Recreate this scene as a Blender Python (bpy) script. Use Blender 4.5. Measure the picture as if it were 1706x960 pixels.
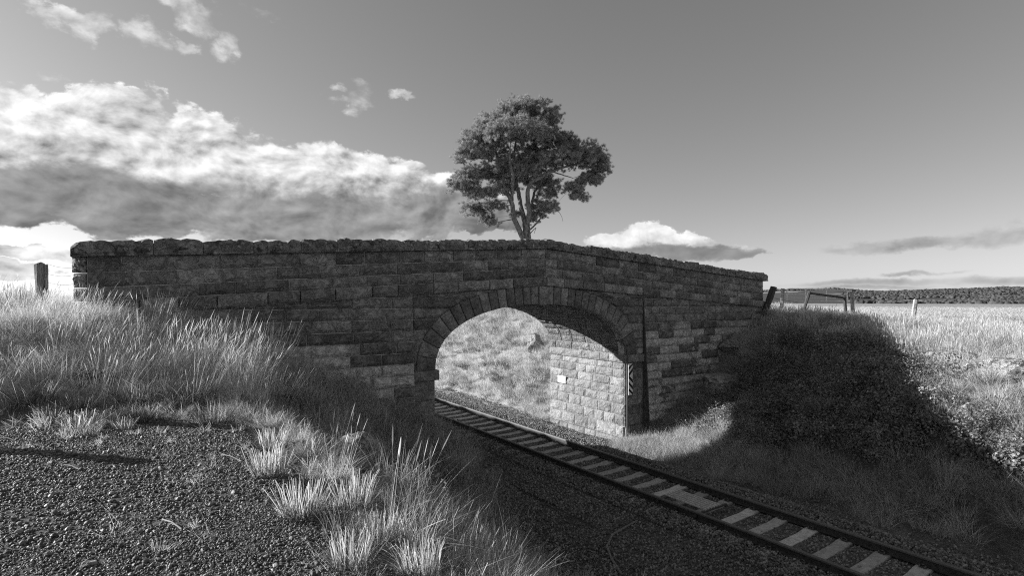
import bpy, math, random
import numpy as np
from mathutils import Vector
R = math.radians
scene = bpy.context.scene
for o in list(bpy.data.objects): bpy.data.objects.remove(o)
# ------------------------------------------------------------------ camera
YAW, F, HOR = R(34.5), 892.0, 504.0
CY, SY = math.cos(YAW), math.sin(YAW)
cam_d = bpy.data.cameras.new('camera'); cam = bpy.data.objects.new('camera', cam_d)
scene.collection.objects.link(cam); scene.camera = cam
cam.location = (0, 0, 0); cam.rotation_euler = (R(90), 0, -YAW)
cam_d.sensor_width = 36; cam_d.lens = F / 1706 * 36; cam_d.shift_y = (HOR - 480) / 1706
cam_d.clip_start = .05; cam_d.clip_end = 9000
scene.render.resolution_x = 1024; scene.render.resolution_y = 577
# ------------------------------------------------------------------ sun direction and exposure
SUN_T = Vector((1, -1.0, -.49)).normalized()            # the way the light travels
sun_d = bpy.data.lights.new('sun', 'SUN'); sun = bpy.data.objects.new('sun', sun_d)
scene.collection.objects.link(sun)
sun_d.energy = 5.0; sun_d.angle = R(.5); sun_d.color = (1, 1, 1)
sun.rotation_euler = SUN_T.to_track_quat('-Z', 'Y').to_euler()
SUN_EL = math.asin(-SUN_T.z); SUN_AZ = math.atan2(-SUN_T.x, -SUN_T.y)   # from +Y towards +X
scene.view_settings.view_transform = 'Standard'; scene.view_settings.look = 'None'
scene.view_settings.exposure = 1.0; scene.view_settings.gamma = 1.0
scene.cycles.use_denoising = False; scene.cycles.filter_width = 1.15; scene.cycles.max_bounces = 5; scene.cycles.diffuse_bounces = 3; scene.cycles.sample_clamp_indirect = 4; scene.cycles.transparent_max_bounces = 4
# ------------------------------------------------------------------ node helper
class NT:
    def __init__(s, tree): s.t = tree; s.n = tree.nodes; s.l = tree.links
    def put(s, node, key, v):
        if v is None: return
        if hasattr(v, 'is_output') or hasattr(v, 'links'): s.l.new(v, node.inputs[key])
        else: node.inputs[key].default_value = v
    def m(s, op, a, b=None, c=None, clamp=False):
        n = s.n.new('ShaderNodeMath'); n.operation = op; n.use_clamp = clamp
        s.put(n, 0, a); s.put(n, 1, b); s.put(n, 2, c); return n.outputs[0]
    def ss(s, x, e0, e1, lo=0., hi=1.):
        n = s.n.new('ShaderNodeMapRange'); n.interpolation_type = 'SMOOTHSTEP'
        s.put(n, 'Value', x); s.put(n, 'From Min', e0); s.put(n, 'From Max', e1); s.put(n, 'To Min', lo); s.put(n, 'To Max', hi)
        return n.outputs[0]
    def comb(s, x, y, z):
        n = s.n.new('ShaderNodeCombineXYZ'); s.put(n, 0, x); s.put(n, 1, y); s.put(n, 2, z); return n.outputs[0]
    flat = False
    def noise(s, vec, scale, detail=4, rough=.55, dist=0., lac=2.):
        n = s.n.new('ShaderNodeTexNoise'); n.noise_dimensions = '2D' if s.flat else '3D'; s.put(n, 'Vector', vec); n.inputs['Scale'].default_value = scale
        n.inputs['Detail'].default_value = detail; n.inputs['Roughness'].default_value = rough
        n.inputs['Distortion'].default_value = dist; n.inputs['Lacunarity'].default_value = lac; return n.outputs['Fac']
    def voro(s, vec, scale, feat='F1', out='Distance'):
        n = s.n.new('ShaderNodeTexVoronoi'); n.feature = feat; s.put(n, 'Vector', vec); n.inputs['Scale'].default_value = scale
        return n.outputs[out]
    def mix(s, f, a, b):        # scalar mix
        n = s.n.new('ShaderNodeMix'); n.data_type = 'FLOAT'; s.put(n, 0, f); s.put(n, 2, a); s.put(n, 3, b); return n.outputs[0]
# ------------------------------------------------------------------ sky: Nishita seen through a red filter, with procedural clouds
def px_dir(px, py):
    az = YAW + math.atan((px - 853) / F); el = math.atan((HOR - py) / math.hypot(F, px - 853)); return az, el
world = bpy.data.worlds.new('World'); scene.world = world; world.use_nodes = True
wt = world.node_tree; wt.nodes.clear(); W = NT(wt); W.flat = True
sky = wt.nodes.new('ShaderNodeTexSky'); sky.sky_type = 'NISHITA'; sky.sun_disc = False
sky.sun_elevation = SUN_EL; sky.sun_rotation = SUN_AZ; sky.air_density = 1.0; sky.dust_density = .6; sky.ozone_density = 1.0
sep = wt.nodes.new('ShaderNodeSeparateColor'); wt.links.new(sky.outputs[0], sep.inputs[0])
base = W.m('ADD', W.m('MULTIPLY', sep.outputs[0], .75), W.m('MULTIPLY', sep.outputs[1], .25))
SKYK = .73
tc = wt.nodes.new('ShaderNodeTexCoord'); sx = wt.nodes.new('ShaderNodeSeparateXYZ'); wt.links.new(tc.outputs['Generated'], sx.inputs[0])
az0_ = W.m('ARCTAN2', sx.outputs[0], sx.outputs[1]); el0_ = W.m('ARCSINE', sx.outputs[2])
P = W.comb(az0_, W.m('MULTIPLY', el0_, 1.6), 0.0)
def warp(sc, amp_a, amp_e, z):
    v_ = W.comb(W.m('ADD', az0_, z), W.m('MULTIPLY', el0_, 1.6), 0.0); return W.m('MULTIPLY', W.m('SUBTRACT', W.noise(v_, sc, 8, .62), .5), amp_a)
az = W.m('ADD', az0_, W.m('ADD', warp(6, .16, 0, 3.1), warp(26, .035, 0, 5.7)))
el = W.m('ADD', el0_, W.m('MULTIPLY', W.m('ADD', warp(6, .085, 0, 9.4), warp(26, .03, 0, 12.2)), W.m('MINIMUM', W.m('ADD', W.m('MULTIPLY', W.m('MAXIMUM', el0_, 0.0), 5.0), .12), 1.0)))
def offs(v, dx, dy):
    n = wt.nodes.new('ShaderNodeVectorMath'); n.operation = 'ADD'; wt.links.new(v, n.inputs[0]); n.inputs[1].default_value = (dx, dy, 0); return n.outputs[0]
def billow(v):
    n = wt.nodes.new('ShaderNodeTexVoronoi'); n.voronoi_dimensions = '2D'; n.feature = 'F1'; n.inputs['Scale'].default_value = 13
    n.inputs['Detail'].default_value = 2.5; n.inputs['Roughness'].default_value = .5; n.normalize = True; wt.links.new(v, n.inputs['Vector']); return W.m('SUBTRACT', 1.0, n.outputs['Distance'])
n1 = W.m('ADD', W.m('MULTIPLY', W.noise(P, 9, 9, .6, .25), .6), W.m('MULTIPLY', billow(P), .4)); n2 = W.noise(offs(P, -.012, .02), 9, 6, .55, .25)
bil = W.m('MULTIPLY', W.m('SUBTRACT', billow(P), billow(offs(P, -.006, .012))), 2.6)
nbig = W.noise(P, 4.2, 6, .6, .4)
def blobs(lst):
    D = None
    for cx, cy, rx, ry in lst:
        a0, e0 = px_dir(cx, cy); ra = abs(px_dir(cx + rx, cy)[0] - px_dir(cx - rx, cy)[0]) / 2; re = abs(px_dir(cx, cy - ry)[1] - px_dir(cx, cy + ry)[1]) / 2
        q1 = W.m('MULTIPLY', W.m('SUBTRACT', az, a0), 1 / ra); q2 = W.m('MULTIPLY', W.m('SUBTRACT', el, e0), 1 / re)
        v = W.m('SUBTRACT', 1.0, W.m('ADD', W.m('MULTIPLY', q1, q1), W.m('MULTIPLY', q2, q2)))
        D = v if D is None else W.m('SMOOTH_MAX', D, v, .25)
    return W.m('MAXIMUM', D, -2.0)
bank = blobs([(0, 230, 120, 110), (110, 285, 190, 105), (215, 215, 120, 75), (330, 270, 200, 90), (500, 305, 220, 70), (670, 335, 150, 60), (250, 355, 560, 45), (800, 365, 60, 25), (-320, 260, 320, 170), (60, 425, 110, 10), (-100, 445, 230, 18)])
small = blobs([(95, 15, 35, 14), (128, 36, 32, 24), (208, 45, 42, 20), (293, 70, 28, 14), (318, 14, 46, 15), (350, 35, 34, 22), (385, 76, 30, 20), (450, 32, 48, 20), (82, 135, 26, 12), (555, 138, 15, 10), (572, 168, 26, 8), (600, 165, 32, 26), (675, 155, 22, 7), (30, 30, 14, 7), (-250, 60, 80, 40)])
cum = blobs([(1070, 392, 62, 34), (1030, 400, 70, 24), (1120, 410, 75, 22), (1215, 420, 85, 14), (1180, 425, 90, 13)])
strk = blobs([(1560, 405, 190, 13), (1660, 390, 110, 17), (1545, 456, 75, 4), (1500, 470, 330, 8), (1700, 468, 300, 9), (1400, 480, 260, 5)])
n1c = W.m('SUBTRACT', n1, .56); nbc = W.m('SUBTRACT', nbig, .5)
def alpha(D, k1, k2, e): return W.ss(W.m('ADD', D, W.m('ADD', W.m('MULTIPLY', n1c, k1), W.m('MULTIPLY', nbc, k2))), 0.0, e)
a_bank = alpha(bank, 2.6, .9, .28); a_small = W.m('MULTIPLY', alpha(W.m('ADD', small, .25), 6.5, .8, 2.6), .97)
a_cum = alpha(cum, 1.9, .3, .35); a_strk = W.m('MULTIPLY', alpha(strk, 3.0, 1.0, 1.4), .75)
lit = W.m('MULTIPLY', W.m('SUBTRACT', W.noise(P, 9, 9, .6, .25), n2), 3.8)                     # >0 where the cloud thins towards the sun
dark_b = blobs([(60, 325, 230, 48), (330, 350, 280, 52), (600, 362, 260, 48), (60, 385, 330, 16), (560, 335, 120, 14), (700, 350, 90, 14), (-250, 330, 260, 60)])
dk = W.ss(W.m('ADD', dark_b, W.m('ADD', W.m('MULTIPLY', n1c, 1.6), W.m('MULTIPLY', nbc, 3.0))), -.95, .45)
lit = W.m('ADD', lit, bil)
c_bank = W.m('MAXIMUM', W.m('ADD', W.mix(dk, .74, .29), W.m('MULTIPLY', lit, W.mix(dk, .52, .15))), .17)
dark_c = blobs([(1150, 424, 200, 15), (1050, 425, 110, 16)])
dkc = W.ss(W.m('ADD', dark_c, W.m('MULTIPLY', n1c, 2.2)), -.4, .8)
c_cum = W.m('ADD', W.mix(dkc, .80, .30), W.m('MULTIPLY', lit, W.mix(dkc, .35, .08)))
c_strk = W.m('ADD', .37, W.m('MULTIPLY', lit, .25))
def over(col, a, c): return W.mix(a, col, c)
SB = .12                                                                                   # Background strength
skyv = W.m('MULTIPLY', W.m('POWER', base, .85), SKYK)
cs = .5 / SB
colr = over(skyv, a_strk, W.m('MULTIPLY', c_strk, cs))
colr = over(colr, a_small, W.m('MULTIPLY', W.m('ADD', .72, W.m('MULTIPLY', lit, .3)), cs))
colr = over(colr, a_bank, W.m('MULTIPLY', c_bank, cs))
colr = over(colr, a_cum, W.m('MULTIPLY', c_cum, cs))
cc = wt.nodes.new('ShaderNodeCombineColor')
for k in range(3): wt.links.new(colr, cc.inputs[k])
bg = wt.nodes.new('ShaderNodeBackground'); bg.inputs[1].default_value = SB; wt.links.new(cc.outputs[0], bg.inputs[0])
wo = wt.nodes.new('ShaderNodeOutputWorld'); wt.links.new(bg.outputs[0], wo.inputs[0])
# ------------------------------------------------------------------ helpers
rng = np.random.default_rng(7); random.seed(7)
def P3(px, py, depth):          # the point of the place seen at that pixel and depth
    lat = (px - 853) / F * depth; return Vector((SY * depth + CY * lat, CY * depth - SY * lat, (HOR - py) / F * depth))
def PY(px, Y):                  # X on the plane Y for a pixel column
    return Y * math.tan(YAW + math.atan((px - 853) / F))
def PZ(px, py, z):
    return P3(px, py, (HOR - py) and z * F / (HOR - py))
def to_px(x, y, z):
    d = SY * x + CY * y; lat = CY * x - SY * y; d = np.maximum(d, 1e-3) if isinstance(d, np.ndarray) else max(d, 1e-3)
    return 853 + F * lat / d, HOR - F * z / d, d
def mesh_obj(name, verts, faces, mat=None, parent=None, loc=(0, 0, 0), smooth=False, mats=None, mi=None):
    me = bpy.data.meshes.new(name); me.from_pydata([tuple(v) for v in verts], [], [tuple(f) for f in faces]); 
    if mats: 
        for m_ in mats: me.materials.append(m_)
    elif mat: me.materials.append(mat)
    if mi is not None: me.polygons.foreach_set('material_index', mi)
    if smooth: me.polygons.foreach_set('use_smooth', [True] * len(me.polygons))
    me.update(); o = bpy.data.objects.new(name, me); scene.collection.objects.link(o); o.location = loc
    if parent: o.parent = parent
    return o
def np_mesh(name, V, Q, mat):       # V (n,3), Q (m,4) numpy
    me = bpy.data.meshes.new(name); n, m_ = len(V), len(Q); k = Q.shape[1]
    me.vertices.add(n); me.vertices.foreach_set('co', np.asarray(V, np.float32).ravel())
    me.loops.add(m_ * k); me.loops.foreach_set('vertex_index', np.asarray(Q, np.int32).ravel())
    me.polygons.add(m_); me.polygons.foreach_set('loop_start', np.arange(m_, dtype=np.int32) * k)
    if mat: me.materials.append(mat)
    me.update(calc_edges=True); me.validate(); return me
def empty(name, loc=(0, 0, 0), rz=0):
    o = bpy.data.objects.new(name, None); scene.collection.objects.link(o); o.location = loc; o.rotation_euler = (0, 0, rz); o.empty_display_size = .2; return o
def tag(o, label=None, cat=None, group=None, kind=None):
    if label: o['label'] = label
    if cat: o['category'] = cat
    if group: o['group'] = group
    if kind: o['kind'] = kind
    return o
def box(V, Fc, c, s, rot=None):     # append a box to vert / face lists
    b = len(V); c = Vector(c)
    for dx, dy, dz in ((-1, -1, -1), (1, -1, -1), (1, 1, -1), (-1, 1, -1), (-1, -1, 1), (1, -1, 1), (1, 1, 1), (-1, 1, 1)):
        v = Vector((dx * s[0] / 2, dy * s[1] / 2, dz * s[2] / 2)); v = rot @ v if rot else v; V.append(c + v)
    for f in ((0, 3, 2, 1), (4, 5, 6, 7), (0, 1, 5, 4), (1, 2, 6, 5), (2, 3, 7, 6), (3, 0, 4, 7)): Fc.append(tuple(b + i for i in f))
def tube(V, Fc, pts, rad, n=6, cap=True):
    b0 = len(V); pts = [Vector(p) for p in pts]; prev = None
    for i, p in enumerate(pts):
        d = (pts[min(i + 1, len(pts) - 1)] - pts[max(i - 1, 0)]).normalized()
        a = d.orthogonal().normalized() if prev is None else (prev - d * prev.dot(d)).normalized(); prev = a; bb = d.cross(a)
        r = rad[i] if hasattr(rad, '__len__') else rad
        for k in range(n):
            t = 2 * math.pi * k / n; V.append(p + a * math.cos(t) * r + bb * math.sin(t) * r)
    for i in range(len(pts) - 1):
        for k in range(n):
            Fc.append((b0 + i * n + k, b0 + i * n + (k + 1) % n, b0 + (i + 1) * n + (k + 1) % n, b0 + (i + 1) * n + k))
    if cap:
        Fc.append(tuple(b0 + k for k in reversed(range(n)))); Fc.append(tuple(b0 + (len(pts) - 1) * n + k for k in range(n)))
def fbm(x, y, s=0, octs=4):      # cheap smooth noise for numpy arrays, about -1..1
    v = 0; a = .5
    for o in range(octs):
        f = 1.9 ** o
        v = v + a * np.sin(x * f * 1.3 + 2.1 * s + 1.7 * np.sin(y * f * .9 + o * 1.3 + s)) * np.cos(y * f * 1.1 - 1.4 * s + 1.3 * np.sin(x * f * .8 + o * 2.1)); a *= .55
    return v
# ------------------------------------------------------------------ materials (a black and white world: every colour is a grey)
def new_mat(name):
    m_ = bpy.data.materials.new(name); m_.use_nodes = True; m_.node_tree.nodes.clear(); return m_, NT(m_.node_tree)
def finish(m_, T, val, rough=.9, spec=.3, bump=None, bstr=.5, bdist=.02, metal=0., transl=0.):
    c = T.n.new('ShaderNodeCombineColor')
    for k in range(3): T.put(c, k, val)
    b = T.n.new('ShaderNodeBsdfPrincipled'); T.l.new(c.outputs[0], b.inputs['Base Color']); T.put(b, 'Roughness', rough); T.put(b, 'Specular IOR Level', spec); T.put(b, 'Metallic', metal)
    if bump is not None:
        bn = T.n.new('ShaderNodeBump'); T.put(bn, 'Height', bump); bn.inputs['Strength'].default_value = bstr; bn.inputs['Distance'].default_value = bdist; T.l.new(bn.outputs[0], b.inputs['Normal'])
    outp = b.outputs[0]
    if transl > 0:
        tr = T.n.new('ShaderNodeBsdfTranslucent'); T.l.new(c.outputs[0], tr.inputs[0]); mx = T.n.new('ShaderNodeMixShader'); mx.inputs[0].default_value = transl
        T.l.new(outp, mx.inputs[1]); T.l.new(tr.outputs[0], mx.inputs[2]); outp = mx.outputs[0]
    o = T.n.new('ShaderNodeOutputMaterial'); T.l.new(outp, o.inputs[0]); return m_
def pos(T):
    g = T.n.new('ShaderNodeNewGeometry'); return g.outputs['Position']
def rnd(T):
    g = T.n.new('ShaderNodeObjectInfo'); return g.outputs['Random']
def stone_mat(name, base, var=.35, lichen=0., pale=None, bump=1.0, moss=0.):
    m_, T = new_mat(name); p = pos(T)
    v = T.m('MULTIPLY', base, T.m('ADD', 1 - var / 2, T.m('MULTIPLY', rnd(T), var)))
    v = T.m('MULTIPLY', v, T.ss(T.noise(p, 2.6, 6, .65), .3, .7, .72, 1.25))
    v = T.m('MULTIPLY', v, T.ss(T.noise(p, 28, 5, .7), .3, .7, .86, 1.12))
    rg = T.m('ABSOLUTE', T.m('SUBTRACT', T.noise(p, 3.6, 4, .6, 1.2), .5)); rg2 = T.m('ABSOLUTE', T.m('SUBTRACT', T.noise(p, 8.5, 3, .6, .8), .5))
    v = T.m('MULTIPLY', v, T.m('MULTIPLY', T.ss(rg, 0.0, .016, .5, 1.05), T.ss(rg2, 0.0, .016, .7, 1.04)))
    if moss:
        v = T.mix(T.ss(T.noise(p, 5, 7, .7, .6), .5, .62), v, base * .28)
    if pale:     # washed out stone low on the wing walls, in patches
        sxyz = T.n.new('ShaderNodeSeparateXYZ'); T.l.new(p, sxyz.inputs[0])
        low = T.ss(T.m('ADD', sxyz.outputs[2], T.m('MULTIPLY', T.m('SUBTRACT', T.noise(p, .9, 3), .5), 1.6)), -.75, -1.35)
        patch = T.m('MULTIPLY', low, T.ss(T.m('ADD', T.noise(p, 2.1, 9, .75, .3), T.m('MULTIPLY', T.m('SUBTRACT', rnd(T), .5), .42)), .45, .50))
        v = T.mix(patch, v, T.m('MULTIPLY', pale, T.ss(T.noise(p, 9, 4), .3, .7, .65, 1.1)))
    if lichen:
        vo = T.voro(p, 7); sp = T.m('MULTIPLY', T.ss(T.m('ADD', vo, T.m('MULTIPLY', T.m('SUBTRACT', T.noise(p, 30, 4), .5), .35)), .30, .22), T.ss(T.noise(p, 1.3, 3), .5 - lichen * .2, .58))
        fine = T.m('MULTIPLY', T.ss(T.noise(p, 22, 5, .7), .60, .66), T.ss(T.noise(p, 1.7, 3), .42, .6))
        v = T.mix(T.m('MULTIPLY', T.m('MAXIMUM', sp, fine), lichen), v, .55)
    h = T.m('ADD', T.m('ADD', T.noise(p, 7, 6, .7, .4), T.m('MULTIPLY', T.m('MINIMUM', rg, .08), 5.0)), T.m('MULTIPLY', T.noise(p, 45, 5, .7), .16))
    return finish(m_, T, v, .92, .25, h, min(1, .9 * bump), .08 * bump)
M = {}
M['face'] = stone_mat('rock_faced_bluestone', .29, .8, lichen=.25, bump=1.3)
M['face_wing'] = stone_mat('weathered_bluestone', .27, .7, lichen=.4, pale=.74, bump=1.3)
M['coping'] = stone_mat('lichened_coping', .28, .35, lichen=.75, moss=1, bump=1.3)
M['vous'] = stone_mat('voussoir_stone', .24, .7, lichen=.12)
M['reveal'] = stone_mat('pale_reveal_stone', .24, .5, lichen=.1, bump=.7)
M['vault'] = stone_mat('vault_stone', .21, .5, lichen=.2, bump=1.2)
M['rock'] = stone_mat('limestone_rock', .40, .2, lichen=.5, moss=.6, bump=1.4)
m_, T = new_mat('lime_mortar'); p = pos(T)
M['mortar'] = finish(m_, T, T.ss(T.noise(p, 3.5, 5, .7), .36, .60, .12, .50), .95, .2, T.noise(p, 60, 3), .4, .01)
# ------------------------------------------------------------------ terrain height
G = dict(
 F=([-60, -6, 1.0, 1.7, 2.6, 5.0, 5.9, 7.4, 8.9, 12.5, 13.2, 13.8, 15, 16, 17, 18.5, 21, 30, 60],
    [-1.5, -1.5, -1.62, -1.85, -2.6, -4.55, -4.98, -5.02, -4.77, -4.77, -5.0, -4.85, -3.9, -3.05, -2.25, -1.75, -1.5, -1.5, -1.5]),
 B=([-60, -25, -3.2, -.6, 1.2, 3.4, 6.9, 8.0, 8.9, 12.5, 13.3, 14.6, 15.7, 18, 19.6, 20.6, 23.6, 34, 60],
    [-1.5, -1.5, -.15, -.25, -.85, -1.95, -3.85, -4.8, -4.77, -4.77, -5.05, -5.2, -4.95, -3.7, -2.9, -1.9, -.75, -1.4, -1.5]),
 Rr=([-60, -10, 2, 4.5, 7.9, 8.9, 12.5, 13.3, 14.4, 15.3, 20, 23.5, 30, 45, 60],
    [-.9, -.7, -.3, -1.2, -4.9, -4.77, -4.77, -5.05, -4.95, -4.3, -1.0, .15, -.1, -.9, -1.5]))
def sstep(x, a, b):
    t = np.clip((x - a) / (b - a), 0, 1); return t * t * (3 - 2 * t)
def H(x, y, noise=True):
    x = np.asarray(x, float); y = np.asarray(y, float)
    f, b, r = (np.interp(x, *G[k]) for k in ('F', 'B', 'Rr'))
    wl = np.where(x < 8, sstep(y, 9.2, 13.6), sstep(y, 4.5, 13.0))
    z = f + (b - f) * wl
    # the far side of the approach embankments
    wr = np.where(x < 3, sstep(y, 18.5, 24), sstep(y, 17.5, 22)); z = z + (r - z) * wr
    far = sstep(y, 120, 300); z = z * (1 - far) + -1.5 * far
    if noise:
        track = np.exp(-((x - 10.7) / 2.6) ** 4)
        path = np.exp(-np.maximum(0, np.abs(x + 2.5) - 3.2) ** 2) * (y < 10)
        amp = .10 * (1 - track) * (1 - .85 * path) * (1 - .85 * sstep(np.hypot(x, y), 60, 120))
        z = z + amp * fbm(x * 1.1, y * 1.1, 3) + amp * .5 * fbm(x * 3.7, y * 3.7, 5, 3)
        z = z + .35 * sstep(np.hypot(x, y), 60, 150) * fbm(x * .013, y * .013, 9)
    return z
def Hs(x, y): return float(H(x, y))
def line(a, b, step_, far, ratio):
    core = list(np.arange(a, b + 1e-6, step_)); out = [b]; s = step_
    while out[-1] < far: s *= ratio; out.append(out[-1] + s)
    pre = [a]; s = step_
    while pre[-1] > -far: s *= ratio; pre.append(pre[-1] - s)
    return np.array(pre[::-1][:-1] + core + out[1:])
gx = line(-9, 31, .16, 5200, 1.14); gy = line(1.5, 42, .18, 5200, 1.14)
GX, GY = np.meshgrid(gx, gy, indexing='ij'); GZ = H(GX, GY)
idx = np.arange(GX.size).reshape(GX.shape)
Q = np.stack([idx[:-1, :-1], idx[1:, :-1], idx[1:, 1:], idx[:-1, 1:]], -1).reshape(-1, 4)
m_, T = new_mat('ground_soil_and_litter'); p = pos(T)
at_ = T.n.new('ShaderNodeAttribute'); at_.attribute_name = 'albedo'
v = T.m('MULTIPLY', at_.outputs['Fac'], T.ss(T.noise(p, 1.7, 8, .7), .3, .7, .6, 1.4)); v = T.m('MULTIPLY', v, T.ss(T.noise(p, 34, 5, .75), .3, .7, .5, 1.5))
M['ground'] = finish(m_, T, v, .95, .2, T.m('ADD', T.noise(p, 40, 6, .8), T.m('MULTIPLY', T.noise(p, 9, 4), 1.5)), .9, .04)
gm = np_mesh('ground', np.stack([GX, GY, GZ], -1).reshape(-1, 3), Q, M['ground'])
bal = np.exp(-((GX - 10.4) / 3.3) ** 6); path = sstep(1.5 - GX, 0, .8) * sstep(10.6 - GY, 0, 1.2)
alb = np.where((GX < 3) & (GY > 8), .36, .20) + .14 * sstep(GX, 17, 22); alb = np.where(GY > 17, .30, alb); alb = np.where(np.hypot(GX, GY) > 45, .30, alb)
rk = np.exp(-((GX - 19.2) / 2.6) ** 4 - ((GY - 5.2) / 2.6) ** 4); alb = alb + .20 * rk
alb = alb * (1 - path) + .10 * path; alb = alb * (1 - bal) + .13 * bal
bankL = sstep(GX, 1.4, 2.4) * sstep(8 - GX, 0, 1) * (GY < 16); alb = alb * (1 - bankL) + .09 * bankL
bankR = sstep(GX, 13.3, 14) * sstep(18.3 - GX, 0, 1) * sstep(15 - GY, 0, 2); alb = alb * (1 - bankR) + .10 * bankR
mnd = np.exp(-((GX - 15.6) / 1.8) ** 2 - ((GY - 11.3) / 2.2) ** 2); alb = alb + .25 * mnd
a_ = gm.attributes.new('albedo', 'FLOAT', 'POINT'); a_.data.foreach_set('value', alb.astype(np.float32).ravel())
gm.polygons.foreach_set('use_smooth', [True] * len(gm.polygons))
ground = bpy.data.objects.new('ground', gm); scene.collection.objects.link(ground); tag(ground, 'dry grassy ground with the railway cutting through it', kind='structure')
# ------------------------------------------------------------------ the bridge
YF, YB = 13.87, 18.22             # front and rear face
XC, ZS, A, B_, NE = 10.70, -1.93, 3.84, 1.86, 2.25
JL, JR = XC - A, XC + A           # jambs
WL, WR = 6.16, 15.53              # where the wing walls meet the arch bay
XL, XR, XP = -.955, 23.64, 10.85  # ends and peak of the parapet
BAT = .063
def zslope(x, z0): return z0 + (-.0704 * (XP - x) if x < XP else -.0600 * (x - XP))
ZCOP, ZSTR = 1.76, .534           # at the peak: underside of coping, underside of string course
th = np.linspace(0, math.pi, 721)
ix = -A * np.sign(np.cos(th)) * np.abs(np.cos(th)) ** (2 / NE) * 1.0; iz = B_ * np.abs(np.sin(th)) ** (2 / NE)
dx_, dz_ = np.gradient(ix), np.gradient(iz); ln = np.hypot(dx_, dz_); nx_, nz_ = -dz_ / ln, dx_ / ln
arc = np.concatenate([[0], np.cumsum(np.hypot(np.diff(ix), np.diff(iz)))])
RING = .60
ex, ez = ix + nx_ * RING, iz + nz_ * RING
def intr(s): return XC + np.interp(s, arc, ix), ZS + np.interp(s, arc, iz)
def extr(s): return XC + np.interp(s, arc, ex), ZS + np.interp(s, arc, ez)
def extr_x(z, side):              # X of the extrados at height z
    zz = z - ZS
    if zz <= 0: return XC + side * (A + RING)
    half = slice(0, 361); zs_, xs_ = ez[half], -ex[half]
    return XC + side * float(np.interp(min(zz, zs_[-1]), zs_, xs_))
def intr_z(x):
    d = abs(x - XC) / A
    return ZS + B_ * (1 - d ** NE) ** (1 / NE) if d < 1 else None
bridge = empty('stone_bridge', (XC, YF, -5.2))
tag(bridge, 'dark rock-faced stone arch bridge carrying a humped parapet over the railway', 'bridge')
def part(name, label=None):
    o = empty(name); o.parent = bridge; o.location = (0, 0, 0); o.matrix_parent_inverse = bridge.matrix_world.inverted() if False else o.matrix_parent_inverse
    o.location = (-XC, -YF, 5.2)   # part origins sit at the world origin
    if label: o['label'] = label
    return o
def stone(name, quad, fmap, parent, mat, depth=.1, bulge=.08, jit=1.0, gap=.0095, cell=.085, margin=.014, seed=None, rim=.02, coarse=False):
    """quad: four (s,z) corners ll, lr, ur, ul.  fmap(s,z,out) -> world point."""
    q = np.array(quad, float); w = np.hypot(*(q[1] - q[0])); h = (np.hypot(*(q[3] - q[0])) + np.hypot(*(q[2] - q[1]))) / 2
    if w < .03 or h < .03: return None
    nu = int(np.clip(round(w / cell), 2, 9)); nv = int(np.clip(round(h / cell), 2, 5))
    if coarse: nu, nv = max(2, nu // 2), 2
    gu, gv, mu, mv = gap / w / 1.0, gap / h, margin / w, margin / h
    us = [gu, gu + mu] + list(np.linspace(gu + mu, 1 - gu - mu, nu + 1)[1:-1]) + [1 - gu - mu, 1 - gu]
    vs = [gv, gv + mv] + list(np.linspace(gv + mv, 1 - gv - mv, nv + 1)[1:-1]) + [1 - gv - mv, 1 - gv]
    sd = random.random() * 100; tx, tz = random.uniform(-.4, .4), random.uniform(-.5, .3); ph = random.random() * 6
    V = []; nU, nV = len(us), len(vs)
    for j, v_ in enumerate(vs):
        for i, u_ in enumerate(us):
            jit = 0
            uu, vv = u_, v_
            if 1 < i < nU - 2: uu += random.uniform(-.3, .3) / nU * jit
            if 1 < j < nV - 2: vv += random.uniform(-.3, .3) / nV * jit
            P_ = q[0] * (1 - uu) * (1 - vv) + q[1] * uu * (1 - vv) + q[2] * uu * vv + q[3] * (1 - uu) * vv
            pk = .30 + .2 * math.sin(uu * w * 11 + sd) * math.cos(uu * w * 5.3 + ph); prof = vv / pk if vv < pk else 1 - .8 * (vv - pk) / (1 - pk)
            if i in (0, nU - 1) or j in (0, nV - 1): out = 0
            elif i in (1, nU - 2) or j in (1, nV - 2): out = rim + bulge * .3 * random.random() * jit
            else:
                out = rim + bulge * (prof * (.75 + .3 * math.sin(ph + P_[0] * 9 + 3 * math.sin(P_[1] * 8 + sd))) + .3 * tx * (u_ - .5) + random.uniform(-.16, .16))
            V.append(fmap(P_[0], P_[1], max(out, 0)))
    Fc = [(j * nU + i, j * nU + i + 1, (j + 1) * nU + i + 1, (j + 1) * nU + i) for j in range(nV - 1) for i in range(nU - 1)]
    ring = [(0, i) for i in range(nU)] + [(j, nU - 1) for j in range(1, nV)] + [(nV - 1, i) for i in range(nU - 2, -1, -1)] + [(j, 0) for j in range(nV - 2, 0, -1)]
    b = len(V)
    for j, i in ring:
        uu, vv = us[i], vs[j]; P_ = q[0] * (1 - uu) * (1 - vv) + q[1] * uu * (1 - vv) + q[2] * uu * vv + q[3] * (1 - uu) * vv
        V.append(fmap(P_[0], P_[1], -depth))
    n = len(ring)
    for k in range(n):
        a0, a1 = ring[k][0] * nU + ring[k][1], ring[(k + 1) % n][0] * nU + ring[(k + 1) % n][1]
        Fc.append((a1, a0, b + k, b + (k + 1) % n))
    c = sum((Vector(v) for v in V), Vector()) / len(V)
    return mesh_obj(name, [Vector(v) - c for v in V], Fc, mat, parent, c)
def cuts(a, b, lo, hi, first=None):
    out = [a]; x = a
    while b - x > hi:
        x += random.uniform(lo, hi) if first is None or len(out) > 1 else first
        if b - x < lo * .6: break
        out.append(x)
    out.append(b); return out
f_front = lambda y0: (lambda s, z, o: Vector((s, y0 - o, z)))
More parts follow.
